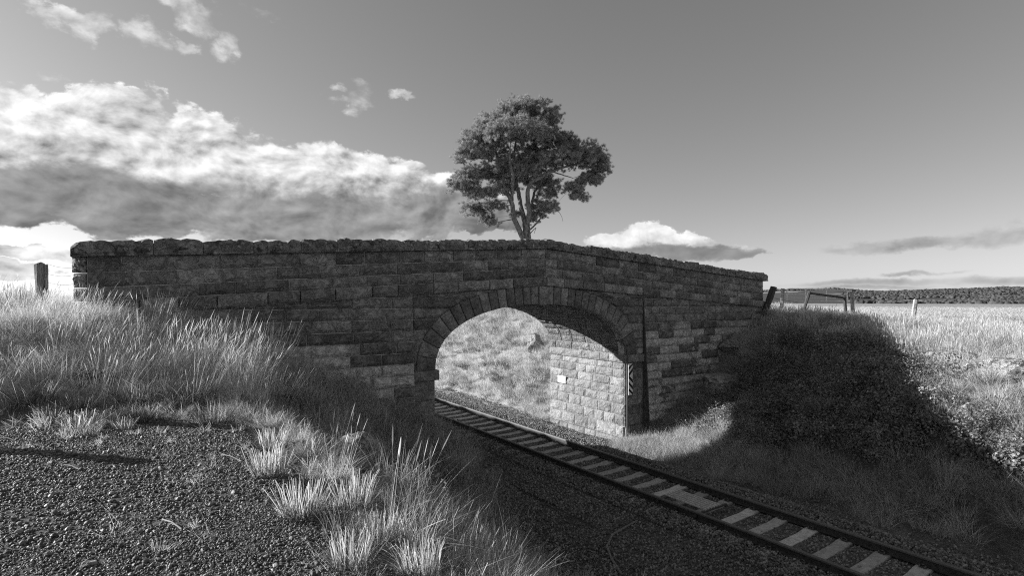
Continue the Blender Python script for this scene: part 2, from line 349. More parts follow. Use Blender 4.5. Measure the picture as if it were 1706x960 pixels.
def f_wing(s, z, o): return Vector((s, YF - max(0, (zslope(s, ZSTR) - z)) * BAT - o, z))
# parapet: three sloping courses, a projecting string course and the coping
par = part('parapet', 'parapet wall rising to a peak over the arch, three courses high')
LV = [ZCOP, ZCOP - .33, ZCOP - .64, ZCOP - .925, ZSTR]
for k in range(3):
    for (a, b) in ((XL, XP), (XP, XR)):
        cs_ = cuts(a, b, .72, 1.2, first=random.uniform(.4, .9))
        for i in range(len(cs_) - 1):
            x0, x1 = cs_[i], cs_[i + 1]
            if k < 2 and i == 0 and a == XL: x0 += 0.0
            stone('stone', [(x0, zslope(x0, LV[k + 1])), (x1, zslope(x1 - 1e-4, LV[k + 1])), (x1, zslope(x1 - 1e-4, LV[k])), (x0, zslope(x0, LV[k]))], f_front(YF), par, M['face'], depth=.12)
strc = part('string_course', 'projecting string course under the parapet')
for (a, b) in ((XL, XP), (XP, XR)):
    cs_ = cuts(a, b, .7, 1.1)
    for x0, x1 in zip(cs_[:-1], cs_[1:]):
        stone('stone', [(x0, zslope(x0, LV[4])), (x1, zslope(x1 - 1e-4, LV[4])), (x1, zslope(x1 - 1e-4, LV[3])), (x0, zslope(x0, LV[3]))], f_front(YF - .095), strc, M['face'], depth=.17, bulge=.03)
# end quoins of the left wall, rough broken faces turned to the light
def f_end(s, z, o):              # s 0..~.45 runs round the corner
    a = R(40); return Vector((XL - .02 - (s) * math.cos(a) * 1.0 - o * math.sin(a), YF + .03 + s * math.sin(a) - o * math.cos(a), z))
for k in range(5):
    z1, z0 = zslope(XL, LV[k]) if k < 5 else 0, zslope(XL, LV[k + 1]) if k < 4 else zslope(XL, LV[4]) - .3
    e = random.uniform(-.04, .05)
    stone('quoin', [(0.0, z0), (.30 + e, z0), (.30 + e, z1), (0.0, z1)][::1], lambda s, z, o: f_end(.30 + .05 - s if False else s, z, o), par, M['rock'], depth=.25, bulge=.09, cell=.06)
cop = part('coping', 'lichen-covered coping stones along the top of the parapet')
def coping_stone(x0, x1, yc, wid, par_=None, end=0):
    n = max(4, int((x1 - x0) / .075)); prof = 9; V = []
    hb = random.uniform(-.03, .03); sd = random.random() * 50
    tops = []
    for i in range(n + 1):
        t = i / n; x = x0 + (x1 - x0) * t; zb = zslope(x, ZCOP) + .004
        edge = min(t, 1 - t) * (x1 - x0); hh = .335 + hb + .016 * math.sin(x * 4 + sd) + .010 * math.sin(x * 17 + sd) + random.uniform(-.014, .014); hh -= .035 * math.exp(-edge / .02)
        if end and ((end < 0 and t < .3) or (end > 0 and t > .7)): hh *= .72 + .28 * (t / .3 if end < 0 else (1 - t) / .3)
        hw = wid / 2; rr = lambda s=.012: random.uniform(-s, s)
        ring = [(-hw, 0), (-hw - .004, .05), (-hw + .03 + rr(), .062), (-hw + .012 + rr(.016), hh * .66 + rr(.02)), (-hw * .68 + rr(.03), hh * .95 + rr(.016)), (0, hh + rr(.02)), (hw * .62, hh * .93 + rr()), (hw, hh * .6), (hw, 0)]
        for (yy, zz) in ring: V.append((x + (0 if i in (0, n) else rr()), yc + yy, zb + zz))
    k = 9; Fc = []
    for i in range(n):
        for j in range(k): Fc.append((i * k + j, (i + 1) * k + j, (i + 1) * k + (j + 1) % k, i * k + (j + 1) % k))
    Fc.append(tuple(range(k))); Fc.append(tuple(n * k + j for j in reversed(range(k))))
    c = Vector(((x0 + x1) / 2, yc, zslope((x0 + x1) / 2, ZCOP)))
    return mesh_obj('coping_stone', [Vector(v) - c for v in V], Fc, M['coping'], par_ or cop, c)
lx = [XL - .26, .17, 1.09, 2.12]
while lx[-1] < XP - 1.3: lx.append(lx[-1] + random.uniform(.85, 1.1))
lx.append(XP)
while lx[-1] < XR - .9: lx.append(lx[-1] + random.uniform(.85, 1.15))
lx.append(XR + .22)
for i in range(len(lx) - 1):
    e = -1 if i == 0 else 0
    coping_stone(lx[i] + .006, lx[i + 1] - .006, YF + .14, .56, end=e)
    coping_stone(lx[i] + .006, lx[i + 1] - .006, YB - .14, .56, end=e)
# wing walls: level courses on a battered face
CL = [-.18 - .305 * k for k in range(-3, 18)]
for name, x0_, x1_, lab in (('wing_wall', XL, WL, 'left wing wall, battered, with pale washed patches low down'), ('wing_wall', WR, XR, 'right wing wall, battered, with pale washed courses low down')):
    wg = part(name, lab)
    for zt, zb in zip(CL[:-1], CL[1:]):
        cs_ = cuts(x0_, x1_, .65, 1.25, first=random.uniform(.35, 1.0))
        for a, b in zip(cs_[:-1], cs_[1:]):
            sa, sb = zslope(a, ZSTR), zslope(b, ZSTR)
            ta, tb = min(zt, sa), min(zt, sb)
            if ta < zb + .02 and tb < zb + .02: continue
            ta, tb = max(ta, zb + .012), max(tb, zb + .012)
            g = Hs((a + b) / 2, YF - .3)
            if zt < g - .15: continue
            stone('stone', [(a, zb), (b, zb), (b, tb), (a, ta)], f_wing, wg, M['face_wing'], depth=.12 if a > WR + .01 or x0_ < 0 else .42)
# voussoirs
vs_ = part('arch_ring', 'ring of tapered arch stones'); NV = 31; cutsv = np.linspace(0, arc[-1], NV + 1)
for k in range(NV):
    s0, s1 = cutsv[k], cutsv[k + 1]; key = (k == NV // 2)
    def fv(s, z, o, pr=.09 if key else .045): 
        sA = s; a0, b0 = intr(sA); a1, b1 = extr(sA); t = z / RING
        return Vector((a0 + (a1 - a0) * t, YF - pr - o, b0 + (b1 - b0) * t))
    stone('voussoir' if not key else 'keystone', [(s0, -.03 if key else 0), (s1, -.03 if key else 0), (s1, RING), (s0, RING)], fv, vs_, M['vous'], depth=.5, bulge=.05, cell=.1)
# spandrels and piers
sp = part('spandrel_wall', 'flat wall between the arch ring and the string course'); pier = part('pier', 'stone pier carrying the arch')
for zt, zb in zip(CL[:-1], CL[1:]):
    for side in (-1, 1):
        xo = WL if side < 0 else WR
        if zb > ZS - .2:
            xe0, xe1 = extr_x(zb, side), extr_x(min(zt, ZS + ez.max() - .002), side)
            if zt > zslope(XP, ZSTR) + .3: continue
            xi0, xi1 = (xo, xe0) if side < 0 else (xe0, xo)
            w = abs(xe0 - xo); n = max(1, round(w / .8)); es = np.linspace(0, 1, n + 1)
            if n > 2: es[1:-1] += np.array([random.uniform(-.1, .1) / n * 2 for _ in range(n - 1)])
            for a, b in zip(es[:-1], es[1:]):
                def xx(t, xe): return xo + (xe - xo) * t
                pts = [(xx(a, xe0), zb), (xx(b, xe0), zb), (xx(b, xe1), zt), (xx(a, xe1), zt)]
                if side > 0: pts = [pts[1], pts[0], pts[3], pts[2]]
                pts = [(px_, min(pz, zslope(px_, ZSTR) - .004)) for px_, pz in pts]
                if max(pts[2][1] - pts[1][1], pts[3][1] - pts[0][1]) < .05: continue
                pts[2] = (pts[2][0], max(pts[2][1], pts[1][1] + .01)); pts[3] = (pts[3][0], max(pts[3][1], pts[0][1] + .01))
                stone('stone', pts, f_front(YF), sp, M['face'], depth=.1)
ZI0, ZI1 = -1.93, -2.23
zrow = [ZI1, -2.505, -2.815, -3.145, -3.465, -3.795, -4.195, -4.575, -5.015, -5.4, -5.8]
for side in (-1, 1):
    xa, xb = (WL, JL) if side < 0 else (JR, WR)
    stone('impost', [(xa + .0, ZI1), (xb + (.11 if side < 0 else 0), ZI1), (xb + (.11 if side < 0 else 0), ZI0), (xa - (.0 if side < 0 else .07), ZI0)], f_front(YF - .07), pier, M['vous'], depth=.2, bulge=.02)
    for zt, zb in zip(zrow[:-1], zrow[1:]):
        pl = .05 if zt < -4.4 else 0
        cx_ = random.choice([.25, .4, .7]); xm = xa + (xb - xa) * cx_
        for a, b in ((xa, xm), (xm, xb)):
            stone('stone', [(a, zb), (b, zb), (b, zt), (a, zt)], f_front(YF - pl), pier, M['vous'], depth=.2, bulge=.035)
# reveals: the faces inside the arch
for side, lab in ((1, 'sunlit inner wall of the right abutment'), (-1, 'inner wall of the left abutment')):
    rv = part('abutment_wall', lab); X0 = JR if side > 0 else JL
    def fr(s, z, o, X0=X0, side=side):
        off = .045 if z < -4.42 else 0
        return Vector((X0 - side * (o + off), s, z))
    ys = (YF + .015, YB - .02)
    rows = [ZI0, ZI1 + .0] + zrow[1:-1]
    for r_, (zt, zb) in enumerate(zip(rows[:-1], rows[1:])):
        pr = .06 if r_ == 0 else 0
        cs_ = cuts(ys[0], ys[1], .5, 1.15, first=random.uniform(.35, .8))
        for a, b in zip(cs_[:-1], cs_[1:]):
            qd = [(b, zb), (a, zb), (a, zt), (b, zt)] if side > 0 else [(a, zb), (b, zb), (b, zt), (a, zt)]
            stone('stone', qd, (lambda s, z, o, X0=X0, side=side, pr=pr, zt=zt: Vector((X0 - side * (o + pr + (.045 if zt < -4.3 else 0)), s, z))), rv, M['reveal'], depth=.12, bulge=.04, cell=.075, gap=.008, margin=.022, rim=.012, jit=.5, coarse=side < 0)
# vault
vt = part('vault', 'stone barrel vault seen from below'); off = 0
for k in range(NV):
    s0, s1 = cutsv[k], cutsv[k + 1]
    def fvt(s, t, o):
        a0, b0 = intr(t); a1, b1 = extr(t); u = -(o) / RING
        return Vector((a0 + (a1 - a0) * u, s, b0 + (b1 - b0) * u))
    cs_ = cuts(YF + .30, YB - .02, .6, 1.1, first=random.uniform(.3, .9))
    for a, b in zip(cs_[:-1], cs_[1:]): stone('stone', [(a, s0), (b, s0), (b, s1), (a, s1)], fvt, vt, M['vault'], depth=.1, bulge=.04, cell=.11, coarse=k < 12)
# core with mortar showing in the joints
V, Fc = [], []
def slab(x0, x1, y0, y1, b0, b1, t0, t1):
    b = len(V); V.extend([(x0, y0, b0), (x1, y0, b1), (x1, y1, b1), (x0, y1, b0), (x0, y0, t0), (x1, y0, t1), (x1, y1, t1), (x0, y1, t0)])
    for f in ((0, 3, 2, 1), (4, 5, 6, 7), (0, 1, 5, 4), (2, 3, 7, 6), (1, 2, 6, 5), (3, 0, 4, 7)): Fc.append(tuple(b + i for i in f))
REC = .009
xs = list(np.linspace(XL, WL, 5)) + list(np.linspace(JL + .0, JR, 49)) + list(np.linspace(WR, XR, 5))
xs[4:4] = []
xs = sorted(set(np.round(list(np.linspace(XL, WL, 5)) + [JL - REC] + list(JL - REC + (JR - JL + 2 * REC) * (1 - np.cos(np.linspace(0, math.pi, 60))) / 2) + [XP] + list(np.linspace(WR, XR, 5)), 4)))
for x0, x1 in zip(xs[:-1], xs[1:]):
    def bot(x):
        z = intr_z(min(max(x, JL + 1e-6), JR - 1e-6)) if JL - REC - 1e-6 <= x <= JR + REC + 1e-6 else None
        return -6.0 if z is None else z + .03
    inside = x0 >= JL - REC - 1e-6 and x1 <= JR + REC + 1e-6
    b0, b1 = (bot(x0), bot(x1)) if inside else (-6, -6)
    slab(x0, x1, YF + REC, YB - REC, b0, b1, zslope(x0, LV[3]) - .05, zslope(x1, LV[3]) - .05)
for (a, b) in ((XL, XP), (XP, XR)):
    for y0, y1 in ((YF + REC, YF + .30), (YB - .30, YB)):
        slab(a, b, y0, y1, zslope(a, LV[3]) - .06, zslope(b - 1e-4, LV[3]) - .06, zslope(a, ZCOP), zslope(b - 1e-4, ZCOP))
for (a, b) in ((XL, XP), (XP, XR)):
    for yc in (YF + .14, YB - .14): slab(a, b, yc - .2, yc + .2, zslope(a, ZCOP) + .01, zslope(b - 1e-4, ZCOP) + .01, zslope(a, ZCOP) + .265, zslope(b - 1e-4, ZCOP) + .265)
for a, b in ((XL, WL), (WR + .02, XR)):            # battered fill behind the wing stones
    bb = len(V); st = lambda x: zslope(x, ZSTR)
    for x in (a, b):
        V.extend([(x, YF + .02, st(x)), (x, YF + .02, -6), (x, YF + REC - (st(x) + 6) * BAT, -6), (x, YF + REC - .0, st(x))])
    Fc.extend([(bb + 3, bb + 2, bb + 6, bb + 7), (bb, bb + 3, bb + 7, bb + 4), (bb, bb + 1, bb + 2, bb + 3), (bb + 4, bb + 7, bb + 6, bb + 5)])
core = mesh_obj('mortar', V, Fc, M['mortar'], bridge, (-XC, -YF, 5.2))
m_, T = new_mat('shade_toned_stone'); p = pos(T); M['end_shade'] = finish(m_, T, T.ss(T.noise(p, 6, 5, .7), .3, .7, .05, .13), .9, .2, T.noise(p, 25, 5, .7), .8, .03)  # stone darkened in colour to stand for shade on the wing end
V, Fc = [], []; zt_ = zslope(WR, ZSTR) - .01  # thin sheet added over the wing wall's end to carry its painted shade
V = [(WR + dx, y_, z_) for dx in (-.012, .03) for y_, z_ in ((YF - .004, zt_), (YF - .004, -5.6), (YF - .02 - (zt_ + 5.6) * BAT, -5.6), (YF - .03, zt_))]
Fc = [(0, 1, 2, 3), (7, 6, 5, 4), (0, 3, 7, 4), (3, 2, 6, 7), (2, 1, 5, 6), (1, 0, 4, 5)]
o = mesh_obj('wing_end_shade', V, Fc, M['end_shade'], bridge, (-XC, -YF, 5.2)); o['label'] = 'dark sheet over the forward end of the right wing wall, its shade put into the colour'
# ------------------------------------------------------------------ railway
GA = .80; XT = 10.72; RT = -4.56                     # half distance between rail centres, track centre, rail top
m_, T = new_mat('rail_side_rust'); p = pos(T); M['rail'] = finish(m_, T, T.ss(T.noise(p, 14, 5), .3, .7, .022, .06), .7, .4, T.noise(p, 80, 3), .3, .005)
m_, T = new_mat('rail_head_steel'); M['railtop'] = finish(m_, T, .14, .6, .4, None, metal=.3)
m_, T = new_mat('sleeper_concrete'); p = pos(T); M['conc'] = finish(m_, T, T.m('MULTIPLY', T.m('ADD', .62, T.m('MULTIPLY', rnd(T), .5)), T.ss(T.noise(p, 9, 7, .7), .3, .7, .38, .66)), .9, .2, T.noise(p, 70, 4), .4, .006)
m_, T = new_mat('dark_steel'); p = pos(T); M['steel'] = finish(m_, T, .10, .5, .5, T.noise(p, 50, 3), .3, .004, metal=.5)
track = empty('railway_track', (XT, 8, -4.78)); tag(track, 'single railway line curving nowhere, running straight under the arch on concrete sleepers'.replace('curving nowhere, ', ''), 'railway track')
for s in (-1, 1):
    x = XT + s * GA; prof = [(-.07, 0), (.07, 0), (.07, .012), (.014, .03), (.012, .115), (.036, .128), (.036, .158), (.028, .17), (-.028, .17), (-.036, .158), (-.036, .128), (-.012, .115), (-.014, .03), (-.07, .012)]
    ys = [-12, 4, 12, 20, 40, 70, 110, 160]; V, Fc, mi = [], [], []
    for y in ys:
        for a, z in prof: V.append((x + a - XT, y - 8, RT - .17 + z + 4.78))
    n = len(prof)
    for i in range(len(ys) - 1):
        for j in range(n): Fc.append((i * n + j, i * n + (j + 1) % n, (i + 1) * n + (j + 1) % n, (i + 1) * n + j)); mi.append(1 if j in (7, 8, 9) else 0)
    for f in Fc: pass
    mesh_obj('rail', V, [f[::-1] for f in Fc], None, track, mats=[M['rail'], M['railtop']], mi=mi)
def sleeper_mesh():
    V, Fc = [], []; xs_ = [-1.32, -1.1, -.62, -.35, .35, .62, 1.1, 1.32]; zt = [.03, .05, .05, .018, .018, .05, .05, .03]; wt_ = [.125] * 8
    for x, z, w in zip(xs_, zt, wt_):
        for (yy, zz) in ((-w - .02, -.2), (w + .02, -.2), (w, z - .012), (w - .012, z), (-w + .012, z), (-w, z - .012)): V.append((x, yy, zz))
    for i in range(7):
        for j in range(6): Fc.append((i * 6 + j, i * 6 + (j + 1) % 6, (i + 1) * 6 + (j + 1) % 6, (i + 1) * 6 + j)[::-1])
    Fc.append(tuple(range(6))); Fc.append(tuple(42 + j for j in reversed(range(6))))
    me = bpy.data.meshes.new('sleeper'); me.from_pydata(V, [], Fc); me.materials.append(M['conc']); me.update(); return me
def clip_mesh():
    V, Fc = [], []
    for s in (-1, 1):
        box(V, Fc, (s * .095, 0, .012), (.075, .11, .03)); tube(V, Fc, [(s * .14, -.045, .02), (s * .12, -.05, .05), (s * .07, -.02, .045), (s * .07, .03, .045), (s * .12, .05, .05), (s * .14, .03, .02)], .011, 5)
    me = bpy.data.meshes.new('rail_fastening'); me.from_pydata([tuple(v) for v in V], [], Fc); me.materials.append(M['steel']); me.update(); return me
sm_, cm_ = sleeper_mesh(), clip_mesh()
y = 5.0 - .647 * 8
while y < 75:
    o = bpy.data.objects.new('sleeper', sm_); scene.collection.objects.link(o); o.parent = track; o.location = (random.uniform(-.015, .015), y - 8, 0.005); o.rotation_euler = (0, 0, random.uniform(-.008, .008))
    if y < 30:
        for s in (-1, 1):
            c = bpy.data.objects.new('rail_fastening', cm_); scene.collection.objects.link(c); c.parent = o; c.location = (s * GA, 0, .05)
    y += .647
# slatted steel track device between the rails
dv = empty('track_device', (10.42, 7.85, -4.68)); tag(dv, 'slatted steel grille resting on two arms between the rails', 'grille')
V, Fc = [], []
for k in range(6):
    V, Fc = [], []; box(V, Fc, (-.25 + k * .10, 0, .12), (.024, 1.15, .03)); mesh_obj('slat', V, Fc, M['conc'] if False else None, dv)
m_, T = new_mat('galvanised_steel'); p = pos(T); M['galv'] = finish(m_, T, T.ss(T.noise(p, 12, 4), .3, .7, .5, .7), .5, .5)
for ch in dv.children: ch.data.materials.append(M['galv'])
for yy in (-.52, .0, .52):
    V, Fc = [], []; box(V, Fc, (0.0, yy, .05), (1.15 if yy else .8, .045, .035)); box(V, Fc, (-.56, yy, .02), (.06, .06, .05)); box(V, Fc, (.56, yy, .02), (.06, .06, .05)); mesh_obj('arm', V, Fc, M['steel'], dv)
# ------------------------------------------------------------------ white plate and chevron board
m_, T = new_mat('white_enamel'); p = pos(T); M['white'] = finish(m_, T, T.ss(T.noise(p, 8, 4), .3, .8, .85, .72), .5, .4)
m_, T = new_mat('black_paint'); M['black'] = finish(m_, T, .02, .5, .4)
m_, T = new_mat('faded_print'); M['print'] = finish(m_, T, .5, .6, .3)
ypl = JR / math.tan(YAW + math.atan((938 - 853) / F)); dpl = SY * JR + CY * ypl; zpl = (HOR - 632) / F * dpl
V, Fc = [], []; box(V, Fc, (0, 0, 0), (.012, .50, .29)); pl = mesh_obj('notice_plate', V, Fc, M['white'], None, (JR - .075, ypl, zpl)); tag(pl, 'small white notice plate on the sunlit inner wall of the arch', 'sign')
V, Fc = [], []
for r_ in range(5): box(V, Fc, (-.0072, random.uniform(-.02, .02), .09 - r_ * .045), (.002, .36 - .05 * (r_ % 2), .010))
mesh_obj('faint_lettering', V, Fc, M['print'], pl)
xb0 = JR + .10; cb = empty('chevron_board', (xb0, YF - .10, ZI1 - .6)); tag(cb, 'black and white striped clearance board on the right pier', 'sign')
bw, bh = .22, 1.16; V, Fc = [], []; box(V, Fc, (bw / 2, 0, 0), (bw, .02, bh)); mesh_obj('board', V, Fc, M['white'], cb)
for k in range(5):
    z0 = bh / 2 - .10 - k * .235; V = []; up = .10 if k < 2 else -.10
    for yy in (-.0125, -.0102): V += [(0, yy, max(min(z0 - .06 - up, bh / 2), -bh / 2)), (bw, yy, max(min(z0 - .06 + up, bh / 2), -bh / 2)), (bw, yy, min(max(z0 + .06 + up, -bh / 2), bh / 2)), (0, yy, min(max(z0 + .06 - up, -bh / 2), bh / 2))]
    mesh_obj('stripe', V, [(0, 1, 2, 3), (7, 6, 5, 4), (0, 4, 5, 1), (1, 5, 6, 2), (2, 6, 7, 3), (3, 7, 4, 0)], M['black'], cb)
V, Fc = [], []; box(V, Fc, (-.05, 0, -.35), (.05, .03, 3.0)); mesh_obj('edge_strip', V, Fc, M['steel'], cb)
# ------------------------------------------------------------------ rocks
def rock(name, c, s, label, seed, group=None, sink=.3, mat='rock', rz=0, lay=0):
    import bmesh
    bm = bmesh.new(); bmesh.ops.create_icosphere(bm, subdivisions=4, radius=1); rs = random.Random(seed)
    cutp = [(Vector((rs.gauss(0, 1), rs.gauss(0, 1), rs.gauss(0, .8))).normalized(), rs.uniform(.55, .9)) for _ in range(14)]
    for v in bm.verts:
        for n, d in cutp:
            k = v.co.dot(n) - d
            if k > 0: v.co -= n * k * .92
        q = v.co * 3.0; nn = math.sin(q.x * 2.1 + seed + 2 * math.sin(q.y * 1.7)) * math.cos(q.z * 2.3 + math.sin(q.x * 1.9 + seed))
        v.co *= 1 + .05 * nn + .03 * math.sin(q.x * 7 + 3 * math.sin(q.z * 5 + seed)) * math.cos(q.y * 8) + rs.uniform(-.012, .012)
        if lay: v.co.z += .07 * math.sin(v.co.z * 14 + seed)
        v.co = Vector((v.co.x * s[0], v.co.y * s[1], v.co.z * s[2]))
    me = bpy.data.meshes.new(name); bm.to_mesh(me); bm.free(); me.materials.append(M[mat]); o = bpy.data.objects.new(name, me); scene.collection.objects.link(o)
    o.location = (c[0], c[1], c[2]); o.rotation_euler = (0, 0, rz); tag(o, label, 'rock', group); return o
def on_ground(px, py, guess=10.0, dz=0):       # march the pixel's ray to the ground
    d = 1.5
    while d < 200:
        p_ = P3(px, py, d)
        if p_.z < Hs(p_.x, p_.y) + dz: return p_
        d += .03 if d < 30 else .3
    return P3(px, py, guess)
q = on_ground(592, 788); rock('boulder', (q.x, q.y, q.z + .2), (.42, .5, .44), 'pale pitted boulder on the left bank behind the grass tussocks', 3)
q = on_ground(1205, 640, dz=.3); rock('rock_ledge', (q.x, q.y, q.z), (1.2, .7, .5), 'low pale rock ledge beside the right wing wall', 5, lay=1)
q = on_ground(1225, 575, dz=.1); rock('rock_ledge', (q.x, q.y, q.z), (1.0, .6, .35), 'upper rough rock outcrop under the grass by the right wing wall', 6, lay=1)
q = on_ground(1525, 828); rock('boulder', (q.x, q.y, q.z), (.24, .2, .2), 'small spotted stone in the shaded grass above the rails', 8)
q = on_ground(1180, 745); rock('boulder', (q.x, q.y, q.z + .08), (.3, .28, .3), 'sunlit pale stone in the grass beside the abutment', 9)
q = on_ground(1700, 615, dz=.0); rock('rock_ledge', (q.x + .3, q.y, q.z - .06), (1.7, 1.3, .40), 'broad flat sunlit rock shelf at the right edge of the cutting', 11, lay=1)
q = on_ground(1590, 592); rock('rock_ledge', (q.x, q.y, q.z - .1), (1.3, 1.1, .30), 'sunlit crumbled rock shelf at the edge of the shade', 12, lay=1)
q = on_ground(845, 605); rock('rock_outcrop', (q.x + .3, q.y, q.z + .0), (1.0, 1.3, .28), 'pale rock slab poking out of the sunlit bank beyond the arch', 13, lay=1)
q = on_ground(893, 583); rock('boulder', (q.x, q.y, q.z + .2), (.5, .5, .75), 'pale rounded boulder beside the far corner of the arch', 14)
q = on_ground(771, 578); rock('rock_outcrop', (q.x + .6, q.y, q.z - .3), (1.5, 3.2, .5), 'long broken rock step high on the sunlit bank', 15, lay=1)
q = on_ground(1450, 560) 
# ------------------------------------------------------------------ posts, gate, wires
def wood_mat(name, b):
    m_, T = new_mat(name); p = pos(T); s = T.n.new('ShaderNodeMapping'); T.l.new(p, s.inputs[0]); s.inputs['Scale'].default_value = (14, 14, 1.6)
    n = T.noise(s.outputs[0], 3, 6, .7, .3); return finish(m_, T, T.ss(n, .35, .65, b * .4, b * 1.3), .9, .2, n, .8, .02)
M['wood'] = wood_mat('grey_timber', .26); M['dwood'] = wood_mat('dark_timber', .08)
m_, T = new_mat('pale_post_paint'); p = pos(T); M['palepost'] = finish(m_, T, T.ss(T.noise(p, 6, 5, .7), .35, .6, .14, .36), .8, .2, T.noise(p, 30, 4), .5, .01)
def post(name, base, top, r, label, mat, split=0, group=None, square=False):
    base, top = Vector(base), Vector(top); V, Fc = [], []; ax = (top - base); n = 7; k = 7
    rot = ax.normalized().to_track_quat('Z', 'Y')
    for i in range(n + 1):
        t = i / n
        for j in range(k):
            a = 2 * math.pi * j / k + .3; rr = r * (1 + .10 * math.sin(j * 2.3 + i * .4) + random.uniform(-.05, .05)); zz = ax.length * t + (random.uniform(-.05, .03) if i == n else 0)
            V.append(rot @ Vector((math.cos(a) * rr, math.sin(a) * rr * (.75 if square else 1), zz)))
    for i in range(n):
        for j in range(k): Fc.append((i * k + j, i * k + (j + 1) % k, (i + 1) * k + (j + 1) % k, (i + 1) * k + j))
    Fc.append(tuple(n * k + j for j in range(k)))
    if split:
        b = len(V); off_ = Vector((r * 1.0, -r * .75, 0))
        for (sx_, sy_) in ((-.3, -.3), (.35, -.3), (.35, .3), (-.3, .3)):
            V.append(off_ + Vector((sx_ * r, sy_ * r, 0))); V.append(off_ * .95 + Vector((sx_ * r * .7, sy_ * r * .7, ax.length * .97)))
        for j in range(4): a_, b_ = b + 2 * j, b + 2 * ((j + 1) % 4); Fc.append((a_, b_, b_ + 1, a_ + 1))
        Fc.append((b + 1, b + 3, b + 5, b + 7))
    o = mesh_obj(name, V, Fc, mat, None, base); tag(o, label, 'post', group); return o
pt = P3(70, 438, 10.9); post('fence_post', (pt.x, pt.y, Hs(pt.x, pt.y) - .2), (pt.x - .03, pt.y, pt.z), .085, 'weathered split timber post in tall grass left of the bridge', M['wood'], split=1)
post('fence_post', (-2.6, 11.25, -1.4), (-2.6, 11.25, .42), .12, 'tall timber fence post out of view on the left, added to cast a shadow streak over the gravel', M['wood'], group=None)  # this post and the next are unseen, added to throw streaks of shadow
post('fence_post', (-3.4, 9.9, -1.7), (-3.4, 9.9, .05), .12, 'shorter timber fence post out of view on the left, added for the nearer shadow streak', M['wood'], group=None)
def gpost(pxb, pyb, pxt, pyt, d, r, label, mat, sq=False):
    a, b = P3(pxb, pyb, d), P3(pxt, pyt, d); g = Hs(a.x, a.y); a2 = a + (a - b) * max(0, (a.z - g + .2) / max(b.z - a.z, .1)); return post('fence_post', a2, b, r, label, mat, square=sq)
gpost(1273, 524, 1289, 478, 24.6, .15, 'thick dark timber post leaning beside the right end of the bridge', M['dwood'])
gpost(1342, 508, 1349, 486, 30, .09, 'short dark leaning post under the end of a fallen rail', M['dwood'])
gpost(1408, 508, 1407, 494, 30, .09, 'squat black post at the lower end of the fallen rail', M['dwood'])
gpost(1303, 500, 1304, 481, 36, .13, 'pale post at the left end of the metal gate', M['palepost'])
gpost(1420, 504, 1419, 485, 36, .13, 'pale post at the right end of the metal gate', M['palepost'])
gpost(1524, 512, 1526, 498.5, 27, .11, 'lone pale round post in the field right of the gate', M['palepost'])
V, Fc = [], []; a, b = P3(1350, 489, 30), P3(1404, 496, 30); rot = (b - a).to_track_quat('X', 'Z'); box(V, Fc, (0, 0, 0), ((b - a).length, .06, .12), rot); o = mesh_obj('fallen_rail', V, Fc, M['dwood'], None, (a + b) / 2); tag(o, 'sloping dark timber rail between two short posts', 'rail')
gt = empty('farm_gate', P3(1360, 500, 36)); tag(gt, 'pale tubular metal farm gate in the field', 'gate'); c0 = gt.location.copy()
def gseg(pts, r, name):
    V, Fc = [], []; tube(V, Fc, [P3(x, y, 36) - c0 for x, y in pts], r, 6); mesh_obj(name, V, Fc, M['galv'], gt)
gseg([(1311, 503), (1311, 484), (1312.5, 482), (1316, 481.3), (1408, 483.2), (1411, 484.5), (1412, 487), (1412, 505)], .042, 'gate_frame')
for yy in (490, 496, 501): gseg([(1311, yy), (1412, yy + 1)], .016, 'bar')
for xx in (1342, 1377): gseg([(xx, 482), (xx, 503)], .024, 'upright')
# wires
m_, T = new_mat('old_wire'); M['wire'] = finish(m_, T, .12, .6, .4)
wf = empty('wire_fence', P3(100, 470, 10.9)); tag(wf, 'thin rusty wires strung from the split post to the bridge wall', 'fence'); c0 = wf.location.copy()
for (ya, yb_) in ((439, 445), (456, 457), (470, 472)):
    V, Fc = [], []; a, b = P3(76, ya, 10.9), P3(131, yb_, 11.0); pts = [a.lerp(b, t / 8) - Vector((0, 0, .05 * math.sin(math.pi * t / 8))) - c0 for t in range(9)]; tube(V, Fc, pts, .004, 4); mesh_obj('wire', V, Fc, M['wire'], wf)
wr2 = empty('wire_fence', P3(1310, 500, 25)); tag(wr2, 'sagging barbed wire running from the leaning post into the grass', 'fence'); c0 = wr2.location.copy()
V, Fc = [], []; pts = [P3(1291 + 38 * t / 8, 497 + 7 * (t / 8) ** .8, 24.6 + .2 * t) - c0 for t in range(9)]; tube(V, Fc, pts, .018, 4); mesh_obj('wire', V, Fc, M['wire'], wr2)
# curved stick beside the rails
q0 = on_ground(1062, 872); stick = [on_ground(x, y) - q0 + Vector((0, 0, .05)) for x, y in ((1062, 872), (1040, 884), (1020, 896), (1011, 915), (1018, 935), (1035, 962))]
V, Fc = [], []; tube(V, Fc, stick, [.018, .022, .024, .024, .026, .028], 6); tag(mesh_obj('stick', V, Fc, M['wood'], None, q0, smooth=True), 'bent bare stick lying on the ballast left of the rails', 'stick')
